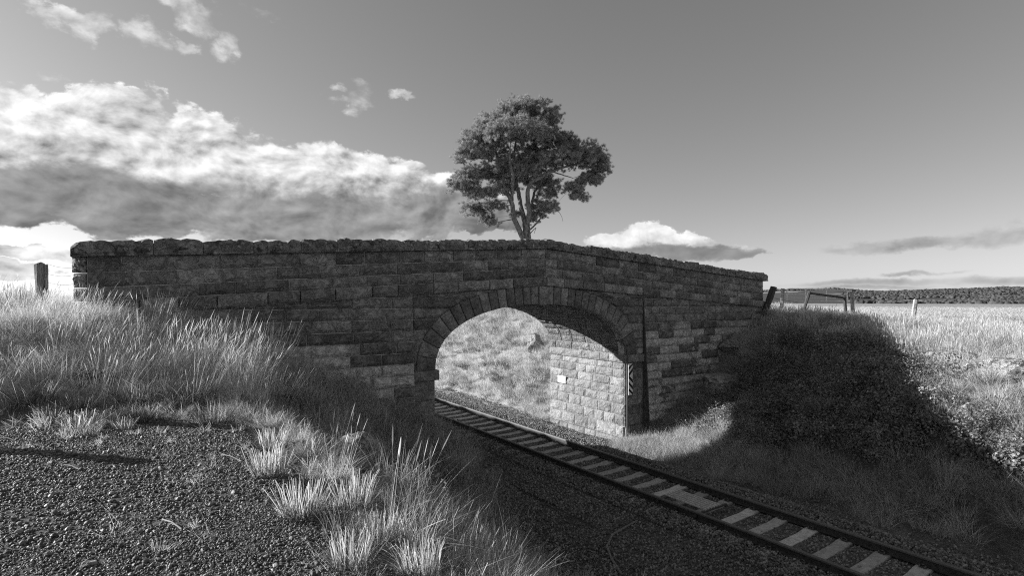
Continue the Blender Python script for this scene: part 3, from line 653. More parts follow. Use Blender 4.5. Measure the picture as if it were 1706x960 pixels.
# ------------------------------------------------------------------ scattering: real instances placed by geometry nodes at points computed here
def node_group(coll):
    g = bpy.data.node_groups.new('scatter_' + coll.name, 'GeometryNodeTree')
    g.interface.new_socket('Geometry', in_out='INPUT', socket_type='NodeSocketGeometry'); g.interface.new_socket('Geometry', in_out='OUTPUT', socket_type='NodeSocketGeometry')
    N, L = g.nodes, g.links; i = N.new('NodeGroupInput'); o = N.new('NodeGroupOutput'); iop = N.new('GeometryNodeInstanceOnPoints')
    ci = N.new('GeometryNodeCollectionInfo'); ci.inputs['Collection'].default_value = coll; ci.inputs['Separate Children'].default_value = True; ci.inputs['Reset Children'].default_value = True
    L.new(i.outputs[0], iop.inputs['Points']); L.new(ci.outputs[0], iop.inputs['Instance']); iop.inputs['Pick Instance'].default_value = True
    def attr(nm, typ):
        a = N.new('GeometryNodeInputNamedAttribute'); a.data_type = typ; a.inputs['Name'].default_value = nm
        return [s for s in a.outputs if s.enabled and s.name == 'Attribute'][0] if any(s.enabled and s.name == 'Attribute' for s in a.outputs) else a.outputs[0]
    e = N.new('FunctionNodeEulerToRotation'); L.new(attr('rot', 'FLOAT_VECTOR'), e.inputs[0]); L.new(e.outputs[0], iop.inputs['Rotation'])
    L.new(attr('pick', 'INT'), iop.inputs['Instance Index']); L.new(attr('scl', 'FLOAT_VECTOR'), iop.inputs['Scale']); L.new(iop.outputs[0], o.inputs[0]); return g
groups = {}
def protos(name, meshes):
    c = bpy.data.collections.new(name)
    for k, me in enumerate(meshes): c.objects.link(bpy.data.objects.new('%s_%02d' % (name, k), me))
    groups[name] = (node_group(c), len(meshes)); return name
def scatter(name, pname, pts, rot, scl, label, pick=None, parent=None, loc=None, kind='stuff'):
    g, n = groups[pname]; pts = np.asarray(pts, np.float32); N_ = len(pts)
    if loc is not None: pts = pts - np.array(loc, np.float32)
    me = bpy.data.meshes.new(name); me.vertices.add(N_); me.vertices.foreach_set('co', pts.ravel())
    a = me.attributes.new('rot', 'FLOAT_VECTOR', 'POINT'); a.data.foreach_set('vector', np.asarray(rot, np.float32).ravel())
    scl = np.asarray(scl, np.float32); scl = np.repeat(scl[:, None], 3, 1) if scl.ndim == 1 else scl
    a = me.attributes.new('scl', 'FLOAT_VECTOR', 'POINT'); a.data.foreach_set('vector', scl.ravel())
    a = me.attributes.new('pick', 'INT', 'POINT'); a.data.foreach_set('value', (rng.integers(0, n, N_) if pick is None else pick).astype(np.int32))
    o = bpy.data.objects.new(name, me); scene.collection.objects.link(o); md = o.modifiers.new('scatter', 'NODES'); md.node_group = g
    if parent: o.parent = parent
    if loc is not None and parent is None: o.location = loc
    tag(o, label, kind=kind); return o
def region(x0, x1, y0, y1, dens, mask=None, margin=260, zc=0.3, top=-400, bottom=1150):
    n = int((x1 - x0) * (y1 - y0) * dens); x = rng.uniform(x0, x1, n); y = rng.uniform(y0, y1, n); z = H(x, y)
    px, py, d = to_px(x, y, z); ok = (d > 1.0) & (px > -margin) & (px < 1706 + margin) & (py < bottom)
    ok &= (rng.random(n) < (mask(x, y) if mask else 1)); return np.stack([x, y, z], -1)[ok]
def rots(n, tilt=.1):
    return np.stack([rng.normal(0, tilt, n), rng.normal(0, tilt, n), rng.uniform(0, 6.283, n)], -1)
# ------------------------------------------------------------------ plant materials
def leaf_mat(name, lo, hi, rough=.6, spec=.3, transl=.3, nz=3.):
    m_, T = new_mat(name); p = pos(T)
    at_ = T.n.new('ShaderNodeAttribute'); at_.attribute_name = 'tone'
    v = T.mix(T.m('ADD', T.m('MULTIPLY', rnd(T), .25), T.m('ADD', T.m('MULTIPLY', T.ss(T.noise(p, nz, 3), .35, .65), .25), T.m('MULTIPLY', at_.outputs['Fac'], .5))), lo, hi)
    return finish(m_, T, v, rough, spec, None, transl=transl)
M['straw'] = leaf_mat('dry_straw', .45, .95, .7, .2, .5)
M['straw_mid'] = leaf_mat('dry_grass_blades', .32, .92, .7, .2, .5, 1.2)
M['green'] = leaf_mat('green_grass_blades', .05, .2, .6, .3, .3, 1.0)
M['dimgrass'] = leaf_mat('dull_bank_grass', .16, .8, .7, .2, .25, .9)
M['bramble'] = leaf_mat('bramble_leaves', .05, .42, .62, .25, .2)
M['fern'] = leaf_mat('ferny_leaves', .07, .55, .6, .25, .25)
M['stem'] = leaf_mat('dead_stems', .18, .4, .8, .2, 0.)
M['needles'] = leaf_mat('pine_needles', .12, .55, .5, .4, .3, 1.5)
def tone(me, t):          # each blade or leaf its own tone
    a = me.attributes.new('tone', 'FLOAT', 'POINT'); a.data.foreach_set('value', np.asarray(t, np.float32)); return me
def blades(n, rad, h, width, lean=(0, 0), spread=.25, curve=.35, head=0., segs=4, mat='straw_mid', stub=False, seed=None):
    r = np.random.default_rng(seed if seed is not None else rng.integers(1e9))
    a = r.uniform(0, 6.283, n); rr = rad * np.sqrt(r.random(n)); bx, by = rr * np.cos(a), rr * np.sin(a)
    hh = r.uniform(h[0], h[1], n); a2 = a + r.normal(0, .8, n); sp = np.abs(r.normal(0, spread, n)) + .3 * rr / max(rad, 1e-3) * spread
    dx, dy = np.cos(a2) * sp + lean[0], np.sin(a2) * sp + lean[1]
    isH = r.random(n) < head; fa = r.uniform(0, 3.1416, n); wx, wy = np.cos(fa), np.sin(fa)
    ts = np.array([0, .25, .5, .75, 1.0]) if not head else np.array([0, .3, .6, .78, .84, .93, 1.0])
    wp = np.array([1, .9, .75, .5, .08]) if not head else np.array([.7, .6, .5, .4, .4, .35, .1])
    wh = np.array([.7, .5, .4, .35, 1.9, 1.5, .2]) if head else wp
    if stub: wp = np.array([1, 1, .95, .9, .8])
    cv = r.uniform(.3, 1.0, n) * curve; V = []
    for t, w0, w1 in zip(ts, wp, wh):
        w = np.where(isH, w1, w0) * width / 2 * r.uniform(.85, 1.15, n)
        k = t + cv * t * t; cx, cy = bx + dx * hh * k, by + dy * hh * k; cz = hh * (t - .45 * np.hypot(dx, dy) * cv * t * t)
        V.append(np.stack([cx - wx * w, cy - wy * w, cz], -1)); V.append(np.stack([cx + wx * w, cy + wy * w, cz], -1))
    V = np.stack(V, 1); k = V.shape[1]; Q = []
    for s in range(len(ts) - 1): Q.append(np.stack([np.arange(n) * k + 2 * s, np.arange(n) * k + 2 * s + 1, np.arange(n) * k + 2 * s + 3, np.arange(n) * k + 2 * s + 2], -1))
    return tone(np_mesh('grass_blades', V.reshape(-1, 3), np.concatenate(Q), M[mat]), np.repeat(r.random(n) ** 1.3, k))
def join_meshes(ms):
    V, Q, MI, mats, TN = [], [], [], [], []; b = 0
    for me in ms:
        n = len(me.vertices); co = np.empty(n * 3, np.float32); me.vertices.foreach_get('co', co); V.append(co.reshape(-1, 3)); tn = np.empty(n, np.float32); me.attributes['tone'].data.foreach_get('value', tn); TN.append(tn)
        q = np.empty(len(me.loops), np.int32); me.loops.foreach_get('vertex_index', q); Q.append(q.reshape(-1, 4) + b); b += n
        mt = me.materials[0]; mats.append(mt) if mt not in mats else None; MI += [mats.index(mt)] * len(me.polygons)
    o = np_mesh('plant', np.concatenate(V), np.concatenate(Q), None)
    for mt in mats: o.materials.append(mt)
    o.polygons.foreach_set('material_index', MI); return tone(o, np.concatenate(TN))
def leaves(n, rad, size, mat, flat=1.0, up=.5, seed=0, aspect=.6):
    r = np.random.default_rng(seed); d = r.normal(0, 1, (n, 3)); d /= np.linalg.norm(d, axis=1)[:, None]; c = d * rad * (r.random(n) ** .45)[:, None]; c[:, 2] *= flat
    nrm = d * .7 + r.normal(0, .6, (n, 3)) + np.array([0, 0, up]); nrm /= np.linalg.norm(nrm, axis=1)[:, None]
    t = np.cross(nrm, r.normal(0, 1, (n, 3))); t /= np.linalg.norm(t, axis=1)[:, None]; b = np.cross(nrm, t); s = size * r.uniform(.6, 1.3, n)[:, None]
    p = [c - t * s, c - b * s * aspect - nrm * s * .15, c + t * s, c + b * s * aspect - nrm * s * .15]
    return tone(np_mesh('leaves', np.stack(p, 1).reshape(-1, 3), np.arange(n * 4).reshape(-1, 4), M[mat]), np.repeat(r.random(n) ** 2.5, 4))
WIND = (.22, -.15)
protos('tall_grass', [blades(50, .26, (.3, 1.0), .0042, WIND, .2, .3, head=.55, mat='straw_mid', seed=k) for k in range(5)])
protos('seed_grass', [blades(40, .13, (.6, 1.15), .0075, (.22, -.14), .08, .25, head=.8, mat='straw', seed=20 + k) for k in range(3)])
protos('under_grass', [blades(100, .22, (.10, .42), .0045, (.10, -.07), .5, .7, mat='straw_mid', seed=40 + k) for k in range(3)] + [blades(80, .2, (.12, .34), .005, (.1, -.05), .5, .6, mat='straw_mid', seed=44)])
protos('green_tuft', [join_meshes([blades(160, .16, (.10, .26), .0045, (.03, -.02), .45, .5, mat='green', seed=50 + k), blades(40, .15, (.12, .25), .0055, (.03, -.02), .35, .3, mat='straw', stub=True, seed=55 + k)]) for k in range(3)])
protos('stubble', [join_meshes([blades(26, .16, (.08, .22), .0048, (.0, .0), .5, .3, mat='straw', stub=True, seed=60 + k), blades(30, .16, (.05, .18), .0045, (0, 0), 1.2, .8, mat='straw_mid', seed=65 + k)]) for k in range(3)])
protos('bank_grass', [blades(120, .3, (.10, .34), .008, (.06, -.06), .55, .6, mat='straw_mid', seed=70 + k) for k in range(4)] + [blades(110, .28, (.12, .4), .008, (.05, -.05), .5, .6, mat='green', seed=78)])
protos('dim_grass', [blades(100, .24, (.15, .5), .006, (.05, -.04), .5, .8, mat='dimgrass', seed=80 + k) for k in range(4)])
protos('field_grass', [blades(70, .35, (.25, .75), .010, (.06, -.04), .14, .3, head=.4, mat='straw_mid', seed=90 + k) for k in range(3)] + [blades(70, .35, (.2, .6), .012, (.06, -.04), .2, .3, mat='green', seed=95)])
protos('bramble_clump', [leaves(210, .34, .031, 'bramble', .8, .8, seed=k, aspect=.75) for k in range(4)])
protos('dark_shrub', [join_meshes([leaves(170, .32, .030, 'fern', .9, .4, seed=10 + k, aspect=.4), blades(40, .2, (.2, .55), .006, (0, 0), .4, .6, mat='dimgrass', seed=110 + k)]) for k in range(3)])
def stone_protos(mat, n, seed, sub=1):
    import bmesh
    out = []
    for k in range(n):
        r = random.Random(seed + k); bm = bmesh.new(); bmesh.ops.create_icosphere(bm, subdivisions=sub, radius=.5); s = (r.uniform(.8, 1.25), r.uniform(.6, 1), r.uniform(.45, .8))
        cp = [(Vector((r.gauss(0, 1), r.gauss(0, 1), r.gauss(0, 1))).normalized(), r.uniform(.28, .42)) for _ in range(6)]
        for v in bm.verts:
            for nn, d in cp:
                q_ = v.co.dot(nn) - d
                if q_ > 0: v.co -= nn * q_
            v.co = Vector([v.co[i] * s[i] * r.uniform(.93, 1.07) for i in range(3)])
        me = bpy.data.meshes.new('pebble'); bm.to_mesh(me); bm.free(); me.materials.append(M[mat]); out.append(me)
    return out
m_, T = new_mat('ballast_stone'); p = pos(T); M['ballast'] = finish(m_, T, T.m('MULTIPLY', T.mix(T.m('POWER', rnd(T), 1.6), .10, .34), T.ss(T.noise(p, 40, 3), .3, .7, .8, 1.2)), .85, .3)
m_, T = new_mat('gravel_stone'); p = pos(T); M['gravel'] = finish(m_, T, T.m('MULTIPLY', T.mix(T.m('POWER', rnd(T), 2.2), .045, .25), T.ss(T.noise(p, 90, 3), .3, .7, .7, 1.3)), .6, .45)
protos('rubble', stone_protos('rock', 4, 300)); protos('ballast_stones', stone_protos('ballast', 6, 100)); protos('gravel_stones', stone_protos('gravel', 6, 200, 2))
# ------------------------------------------------------------------ ballast and gravel
def balmask(x, y):
    e = 5.5 + .5 * fbm(y * .7, y * 0 + 2, 1); e2 = np.where(y < 12.5, 13.3, 14.35) + .35 * fbm(y * .8, y * 0, 4)
    return sstep(x, e - .5, e + .4) * sstep(e2 + .3 - x, 0, .7)
pts = np.concatenate([region(4.6, 14.6, .8, 13, 620, balmask), region(7.0, 14.4, 13, 26, 330, balmask), region(8, 14.5, 26, 60, 60, balmask)])
pts = pts[rng.random(len(pts)) < np.where((np.abs(pts[:, 0] - XT) < .72), .85, 1)]
n = len(pts); inner = np.abs(pts[:, 0] - XT) < 1.3
pts[:, 2] += rng.uniform(-.02, .03, n) + np.where(np.abs(pts[:, 0] - XT) > .9, .05, -.01) * (np.abs(pts[:, 0] - XT) < 1.7)
# keep the stones off the tops of the sleepers between the rails
ph = (pts[:, 1] - (5.0 - .647 * 8)) / .647; ph = np.abs(ph - np.round(ph)) * .647; keep = ~((np.abs(pts[:, 0] - XT) < .74) & (ph < .14) & (rng.random(n) < .985)); pts = pts[keep]; n = len(pts)
near_rail = np.abs(np.abs(pts[:, 0] - XT) - GA) < .075; pts = pts[~near_rail]; n = len(pts)
scatter('ballast', 'ballast_stones', pts, rots(n, 1.0), rng.uniform(.035, .075, n) * np.where(pts[:, 1] > 26, 1.6, 1), 'grey crushed stone ballast under and beside the track')
def gmask(x, y):
    e = 1.35 + .35 * fbm(y * .9, y * 0 + 1, 2) - .10 * np.maximum(0, y - 5); far = 9.0 + .6 * fbm(x * .8, x * 0, 6)
    return np.clip(1.0 + .25 * fbm(x * 1.6, y * 1.6, 83), .8, 1) * sstep(e + .25 - x, 0, .5) * sstep(far + .4 - y, 0, .8)
pts = np.concatenate([region(-7, 2, 1.9, 4.6, 6500, gmask, 120, bottom=1050), region(-9, 2, 4.6, 10.4, 2800, gmask, 120)]); n = len(pts)
sz = (.007 + .017 * rng.random(n) ** 1.6) * np.where(rng.random(n) < .05, 1.9, 1) * np.where(pts[:, 1] > 4.6, 1.35, 1); pts[:, 2] += sz * .15
scatter('gravel', 'gravel_stones', pts, rots(n, .5), sz, 'dark loose gravel spread over the flat ground in front')
pts = region(-7, 2, 1.9, 10, 6, gmask, 120); n = len(pts)
scatter('gravel_cobbles', 'gravel_stones', pts, rots(n, .3), .028 + .035 * rng.random(n) ** 3, 'scattered larger stones lying among the gravel')
pts = region(-7, 2, 1.9, 10, 9, lambda x, y: gmask(x, y) * np.clip(.3 + fbm(x * 1.1, y * 1.1, 77) * 1.6, 0, 1), 120); n = len(pts); WEEDS = pts
# ------------------------------------------------------------------ grass
def rockhole(x, y): return 1 - .97 * np.exp(-((x - 19.1) / 2.5 + .25 * fbm(x * 1.5, y * 1.5, 15)) ** 4 - ((y - 5.0) / 2.4) ** 4)
scatter('gravel_weeds', 'stubble', WEEDS, rots(len(WEEDS), .9), rng.uniform(.25, .5, len(WEEDS)), 'wisps of dry straw caught among the gravel')
path_far = lambda x, y: sstep(y, 8.0, 9.2)
def m_slope(x, y):      # the sunlit rise left of the bridge and along the top of the left bank
    e = 1.25 + .12 * (y - 8) * (y > 8); clump = .5 + .95 * fbm(x * 1.3, y * 1.3, 8)
    st = 10.1 - .7 * sstep(x, -.6, .8) + .4 * fbm(x, x * 0, 9); return sstep(y, st - .3, st + .9) * sstep(e + .9 - x, 0, .8) * np.clip(clump, .12, 1) * (y < YF - .1 + 30 * (x < XL - .6))
def clear(p):           # nothing inside the bridge
    x, y = p[:, 0], p[:, 1]; inside = (x > XL - .1) & (x < XR + .1) & (y > YF - .15 - BAT * np.clip(-p[:, 2], 0, 5)) & (y < YB + .1) & ~((x > JL + .1) & (x < JR - .1)); return p[~inside]
pts = clear(region(-14, 5, 8.2, 24, 13, m_slope)); n = len(pts)
scatter('tall_dry_grass', 'tall_grass', pts, rots(n, .08) * [1, 1, .0] + np.stack([np.zeros(n), np.zeros(n), rng.normal(0, .5, n)], -1), rng.uniform(.4, 1.05, n) * np.where(pts[:, 0] > .1, 1.15, .9) * np.where(pts[:, 1] > 12.2, .85, 1), 'tall pale dry grass leaning in the wind left of the bridge')
pts = clear(region(-14, 5, 8.0, 24, 16, lambda x, y: np.clip(m_slope(x, y) * 1.4, 0, 1))); n = len(pts)
scatter('low_dry_grass', 'under_grass', pts, rots(n), rng.uniform(.7, 1.2, n), 'matted low grass under the tall dry stalks')
pts = region(-12, 2.2, 7.6, 11.6, 13, lambda x, y: sstep(y, 8.0 + .5 * np.sin(x * 1.7), 9.6) * np.clip(.3 + 1.2 * fbm(x * 1.5, y * 1.5, 12), 0, 1)); n = len(pts)
scatter('short_tufts', 'green_tuft', pts, rots(n), rng.uniform(.45, .95, n), 'short dull green and straw tufts at the far edge of the gravel')
pts = region(-12, 2.2, 7.4, 11.8, 22, lambda x, y: sstep(y, 7.9, 9.6) * .9); n = len(pts)
scatter('straw_litter', 'stubble', pts, rots(n, .9), rng.uniform(.4, .8, n), 'flattened straw litter at the edge of the gravel')
def m_edge(x, y):       # the crest of the left bank beside the gravel
    e = 1.45 + .25 * fbm(y * .9, y * 0 + 1, 2) - .06 * np.maximum(0, y - 5); return np.exp(-((x - e - .28) / .42) ** 2) * (y < 9.5) * np.clip(.45 + fbm(x * 2, y * 2, 14), .1, 1)
pts = region(.4, 3.4, 1.8, 9.6, 12, m_edge); n = len(pts)
scatter('edge_grass', 'dim_grass', pts, rots(n, .25), rng.uniform(.3, .65, n), 'rough mixed grass along the crest of the left bank')
pts = region(.4, 3.6, 1.8, 9.6, 24, m_edge); n = len(pts)
scatter('edge_stubble', 'stubble', pts, rots(n, .25), rng.uniform(.6, 1.1, n), 'pale cut straw stubble along the crest of the left bank')
def m_left(x, y): return sstep(x, 1.7, 2.3) * sstep(6.6 + .25 * np.maximum(y - 8, 0) - x, 0, 1.4) * (y < 13.6)
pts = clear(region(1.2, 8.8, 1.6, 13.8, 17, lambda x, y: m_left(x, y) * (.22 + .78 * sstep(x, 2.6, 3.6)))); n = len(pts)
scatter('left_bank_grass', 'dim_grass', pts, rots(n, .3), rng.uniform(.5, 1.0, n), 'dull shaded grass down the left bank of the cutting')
pts = clear(region(2.6, 8.4, 4.5, 13.9, 26, lambda x, y: m_left(x, y) * np.clip(-.1 + 1.3 * sstep(y, 7, 11) + 1.0 * fbm(x * .9, y * .9, 21), 0, 1))); n = len(pts); pts[:, 2] += rng.uniform(0, .35, n)
scatter('left_bank_shrubs', 'dark_shrub', pts, rots(n, .3), rng.uniform(.6, 1.2, n), 'dark leafy scrub on the left bank in front of the wing wall')
pts = clear(region(1.9, 7.5, 2.5, 12.5, 1.4, lambda x, y: m_left(x, y) * np.clip(.4 + fbm(x * 1.2, y * 1.2, 25), 0, 1))); n = len(pts)
scatter('left_bank_stalks', 'tall_grass', pts, rots(n, .12), rng.uniform(.4, .8, n), 'thin seeding stalks scattered down the shaded left bank')
pts = region(2.4, 6.8, 3.5, 9.5, 24, lambda x, y: m_left(x, y) * np.clip(.2 + 1.3 * fbm(x * 1.1, y * 1.1, 28), 0, 1)); n = len(pts); pts[:, 2] += rng.uniform(0, .15, n)
scatter('ferny_scrub', 'dark_shrub', pts, rots(n, .3), rng.uniform(.4, .85, n), 'low tangled ferny scrub on the near left bank')
pts = clear(region(14.2, 17.8, 9.4, 13.6, 80, lambda x, y: sstep(x, 14.2, 14.9))); n = len(pts)
scatter('mound_straw', 'stubble', pts, rots(n, .4), rng.uniform(.9, 1.7, n), 'bright tangled straw on the mound beside the abutment')
# right side
def m_br(x, y):
    t = sstep(x, 14.3, 15.4) * sstep(22.2 - x, 0, 1.6) * sstep(13.3 - .2 * (x - 15) - y, -.5, .8); b = 15.0 + .25 * np.maximum(0, y - 8)
    hole = np.exp(-((x - 17.2) / 1.0) ** 2 - ((y - 5.2) / 1.3) ** 2) + .9 * np.exp(-((x - 17.2) / 1.6) ** 2 - ((y - 12.4) / 1.5) ** 2)
    return t * sstep(x, b - .4, b + .5) * sstep(y - (3.9 + (x - 16) * np.where(x > 16, .85, 3.0)), -.6, .6) * np.clip(1.25 - hole * 1.1 + .3 * fbm(x, y, 31), 0, 1) * sstep(y, -1, 3)
pts = clear(region(14, 22.5, -3, 13.8, 30, m_br)); n = len(pts); pts[:, 2] += rng.uniform(-.05, .45, n)
scatter('bramble_thicket', 'bramble_clump', pts, rots(n, .4), rng.uniform(.6, 1.25, n), 'dark leafy bramble thicket covering the right bank')
def m_rb(x, y): return sstep(x, 13.2, 13.9) * sstep(24 - x, 0, 2) * (y < 13.6)
pts = clear(region(13, 24, -4, 13.8, 22, lambda x, y: rockhole(x, y) * m_rb(x, y) * np.clip(1.2 - m_br(x, y) * .75, 0, 1))); n = len(pts)
scatter('right_bank_grass', 'dim_grass', pts, rots(n, .2), rng.uniform(.6, 1.15, n), 'rough grass along the foot and face of the right bank')
pts = clear(region(13.6, 19.8, 9.2, 13.8, 46, lambda x, y: sstep(x, 14.0, 14.8) * sstep(18.6 - x, 0, 1.5))); n = len(pts)
scatter('sunlit_bank_grass', 'bank_grass', pts, rots(n, .25), rng.uniform(.6, 1.2, n), 'pale grass mound catching the light through the arch')
pts = clear(region(13.6, 19.5, -6, 8.5, 42, lambda x, y: sstep(x, 14.2, 15.0) * (1 - sstep(y - (3.6 + (x - 16) * 3.0), -.6, .8)) * np.maximum(rockhole(x, y), .2) * np.clip(.55 + .8 * fbm(x * 1.4, y * 1.4, 36), .05, 1))); n = len(pts)
scatter('sunlit_cutting_grass', 'bank_grass', pts, rots(n, .3), rng.uniform(.5, 1.1, n), 'sunlit rough dry grass on the face of the cutting at the right edge')
pts = region(16, 22.5, 1.5, 8.5, 45, lambda x, y: 1 - rockhole(x, y)); n = len(pts)
scatter('rock_fragments', 'rubble', pts, rots(n, .4), .03 + .22 * rng.random(n) ** 4, 'pale broken rock fragments strewn over the sunlit edge of the cutting')
def m_rtop(x, y): return rockhole(x, y) * sstep(x - 3.0 * sstep(y, 6.5, 8.5), 17.6, 19.0) * np.clip(.8 + .6 * fbm(x * .5, y * .5, 41), .2, 1) * np.where((x < XR) & (y > YF - .3), 0, 1)
pts = clear(region(17, 40, -8, 22, 13, m_rtop)); n = len(pts)
scatter('field_edge_grass', 'field_grass', pts, rots(n, .08), rng.uniform(.55, 1.0, n), 'tall pale grass standing along the top of the right bank')
pts = clear(region(16.5, 30, -6, 13.6, 18, lambda x, y: m_rtop(x + 1, y) / (rockhole(x + 1, y)) * np.maximum(rockhole(x, y), .12))); n = len(pts)
scatter('field_low_grass', 'bank_grass', pts, rots(n, .2), rng.uniform(.8, 1.3, n), 'low matted grass along the top of the right bank')
pts = region(20, 26, 7, 13, 5, lambda x, y: np.clip(2.2 * fbm(x * .7, y * .7, 44), 0, 1)); n = len(pts)
scatter('field_scrub', 'bramble_clump', pts, rots(n, .2), rng.uniform(.5, .9, n), 'low leafy scrub dotted along the edge of the field')
pts = region(24, 150, -60, 70, 1.3, lambda x, y: np.where((x < 30) & (y > 14), .5, 1.0)); n = len(pts); s_ = rng.uniform(.6, 1.0, n) * (1 + np.hypot(pts[:, 0], pts[:, 1]) / 80)
scatter('field_far_grass', 'field_grass', pts, rots(n, .06), np.stack([s_ * 1.4, s_ * 1.4, rng.uniform(.4, .8, n)], -1), 'pale dry grass across the field to the right')
# beyond the arch
pts = clear(region(13.6, 32, 18.3, 62, 15, lambda x, y: sstep(x, 14.0, 15.0) * np.clip(.8 + .5 * fbm(x * 2.0, y * 1.6, 51), .2, 1), margin=-560)); 
px_, py_, _ = to_px(pts[:, 0], pts[:, 1], pts[:, 2]); n = len(pts)
scatter('far_bank_grass', 'bank_grass', pts, rots(n, .2), rng.uniform(.7, 1.5, n), 'sunlit dry grass covering the bank beyond the arch')
pts = region(-40, -2, 14, 60, 5); n = len(pts)
scatter('left_field_grass', 'field_grass', pts, rots(n, .08), rng.uniform(.6, 1.0, n), 'dry grass of the field behind the left end of the bridge')
# ------------------------------------------------------------------ grass tussocks and stalks one can point to
def plant(pname_meshes, px, py, name, label, cat, s=1.0, rz=None, group=None, dz=0):
    q = on_ground(px, py); o = bpy.data.objects.new(name, pname_meshes); scene.collection.objects.link(o); o.location = (q.x, q.y, q.z + dz); o.scale = (s, s, s); o.rotation_euler = (0, 0, random.uniform(0, 6) if rz is None else rz); tag(o, label, cat, group); return o
tz = [join_meshes([blades(240, .17, (.10, .27), .004, (.03, -.02), .6, .6, mat='green', seed=300 + k), blades(60, .17, (.1, .25), .004, (.03, -.02), .6, .5, mat='straw_mid', seed=305 + k), blades(85, .15, (.18, .30), .005, (.02, -.01), .22, .15, mat='straw', stub=True, seed=310 + k)]) for k in range(4)]
tg = [join_meshes([blades(320, .2, (.14, .36), .0045, (.03, -.02), .55, .6, mat='green', seed=320 + k), blades(60, .18, (.15, .35), .005, (.03, -.02), .4, .3, mat='straw', seed=330 + k)]) for k in range(3)]
GT = 'grass tussocks around the gravel'
for k, (px, py, s, lab, g_) in enumerate([
    (505, 858, .95, 'bright spiky straw tussock at the gravel edge, nearest of the pale pair', 0), (590, 842, 1.0, 'wide pale straw tussock just right of the spiky one at the gravel edge', 0),
    (455, 752, 1.0, 'pale flat-topped tussock on the bank crest left of the boulder', 0), (452, 790, .9, 'shaggy pale tussock below the flat-topped one on the bank crest', 0),
    (625, 905, .8, 'small dull tussock on the bank below the pale pair', 0), (585, 945, .8, 'sprawling straw tussock low on the gravel edge near the bottom of the photo', 0),
    (700, 958, .8, 'pale stubbly tussock at the bottom of the photo beside the shaded bank', 0),
    (55, 672, 1.2, 'dark round tussock at the left edge below the tall grass', 1), (130, 688, 1.0, 'small dark tussock in the middle of the straw litter on the left', 1), (228, 676, 1.2, 'dark green tussock behind the straw litter, left of the middle', 1),
    (325, 668, 1.3, 'large dark tussock half buried in the bright tall grass', 1), (240, 702, .9, 'low tussock at the far edge of the gravel with pale tips', 1), (355, 703, 1.0, 'low shaggy tussock at the far right corner of the gravel', 1), (185, 706, .75, 'smallest tussock on the far gravel edge', 1)]):
    plant((tg if g_ else tz)[k % 3], px, py, 'grass_tussock', lab, 'grass tussock', s, group=GT)
def stalks(n, h, rad, seed, lean=(.12, -.08), w=.0055): return blades(n, rad, h, w, lean, .10, .35, head=.7, mat='straw', seed=seed)
for k, (px, py, n_, h, rad, lab) in enumerate([
    (445, 655, 60, (.9, 1.5), .30, 'bright sheaf of tall seed-headed grass at the right end of the tall grass'), (385, 640, 36, (.9, 1.4), .3, 'loose sheaf of tall grass beside the bright sheaf, leaning right'),
    (562, 790, 16, (.35, .75), .16, 'clump of upright pale stalks in front of the boulder'), (660, 890, 12, (.4, .9), .12, 'tall thin pale stalks standing against the dark bank'),
    (700, 800, 4, (.7, 1.0), .1, 'two or three long bent stalks reaching up across the left pier'), (860, 900, 26, (.3, .62), .3, 'dull feathery grass clump on the ballast edge below the arch'),
    (1090, 965, 10, (.3, .6), .35, 'few thin stalks rising at the bottom edge beside the bent stick'), (520, 700, 7, (.5, 1.0), .2, 'sparse tall stalks on the crest right of the bright sheaf'),
    (800, 965, 14, (.3, .55), .35, 'short pale stalks at the bottom of the photo below the scrub'), (1395, 560, 26, (.6, .95), .3, 'bright seed-headed clump at the edge of the bridge shadow on the right bank'),
    (1185, 668, 18, (.3, .6), .25, 'sunlit leafy stalks on top of the bright mound by the abutment')]):
    plant(stalks(n_, h, rad, 400 + k), px, py, 'grass_stalks', lab, 'tall grass', 1.0, rz=0)
# loose straws on the gravel
for k, (x0, y0, x1, y1) in enumerate([(0, 732, 22, 736), (44, 744, 58, 749), (106, 778, 132, 786), (270, 870, 302, 886), (368, 760, 402, 772)]):
    a, b = on_ground(x0, y0), on_ground(x1, y1); V, Fc = [], []; up = Vector((0, 0, .018)); tube(V, Fc, [up, (b - a) * .5 + up * 1.8, (b - a) + up], .0045, 4)
    tag(mesh_obj('straw', V, Fc, M['straw'], None, a), ['pale straw at the very left edge of the gravel', 'short pale straw lying near the left edge of the gravel', 'long pale straw lying alone left of the middle of the gravel', 'pale straw lying in the middle of the near gravel', 'thin pale straw near the right side of the gravel'][k], 'straw', 'loose straws lying on the gravel')
q = on_ground(148, 945); rock('stone', (q.x, q.y, q.z + .01), (.045, .035, .035), 'largest loose stone in the gravel, near the bottom left', 31)
# ------------------------------------------------------------------ the tree behind the bridge
TD = 40.0; TB = P3(877, 395, TD); tg_z = Hs(TB.x, TB.y); tree = empty('pine_tree', (TB.x, TB.y, tg_z)); tag(tree, 'lone spreading pine with forked trunk rising behind the bridge', 'tree')
K = F / TD; rgt = Vector((CY, -SY, 0)); fwd = Vector((SY, CY, 0))
def TP(px, py, dep=0.0): return rgt * ((px - 877) / K) + fwd * dep + Vector((0, 0, (HOR - py) / K - tg_z))
m_, T = new_mat('pine_bark'); p = pos(T); mp = T.n.new('ShaderNodeMapping'); T.l.new(p, mp.inputs[0]); mp.inputs['Scale'].default_value = (5, 5, 1.2); nb = T.noise(mp.outputs[0], 2, 6, .7)
M['bark'] = finish(m_, T, T.ss(nb, .35, .65, .08, .26), .9, .2, nb, .9, .06)
z5 = lambda x, y: (730 + x / 3.694, 150 + y / 3.692)
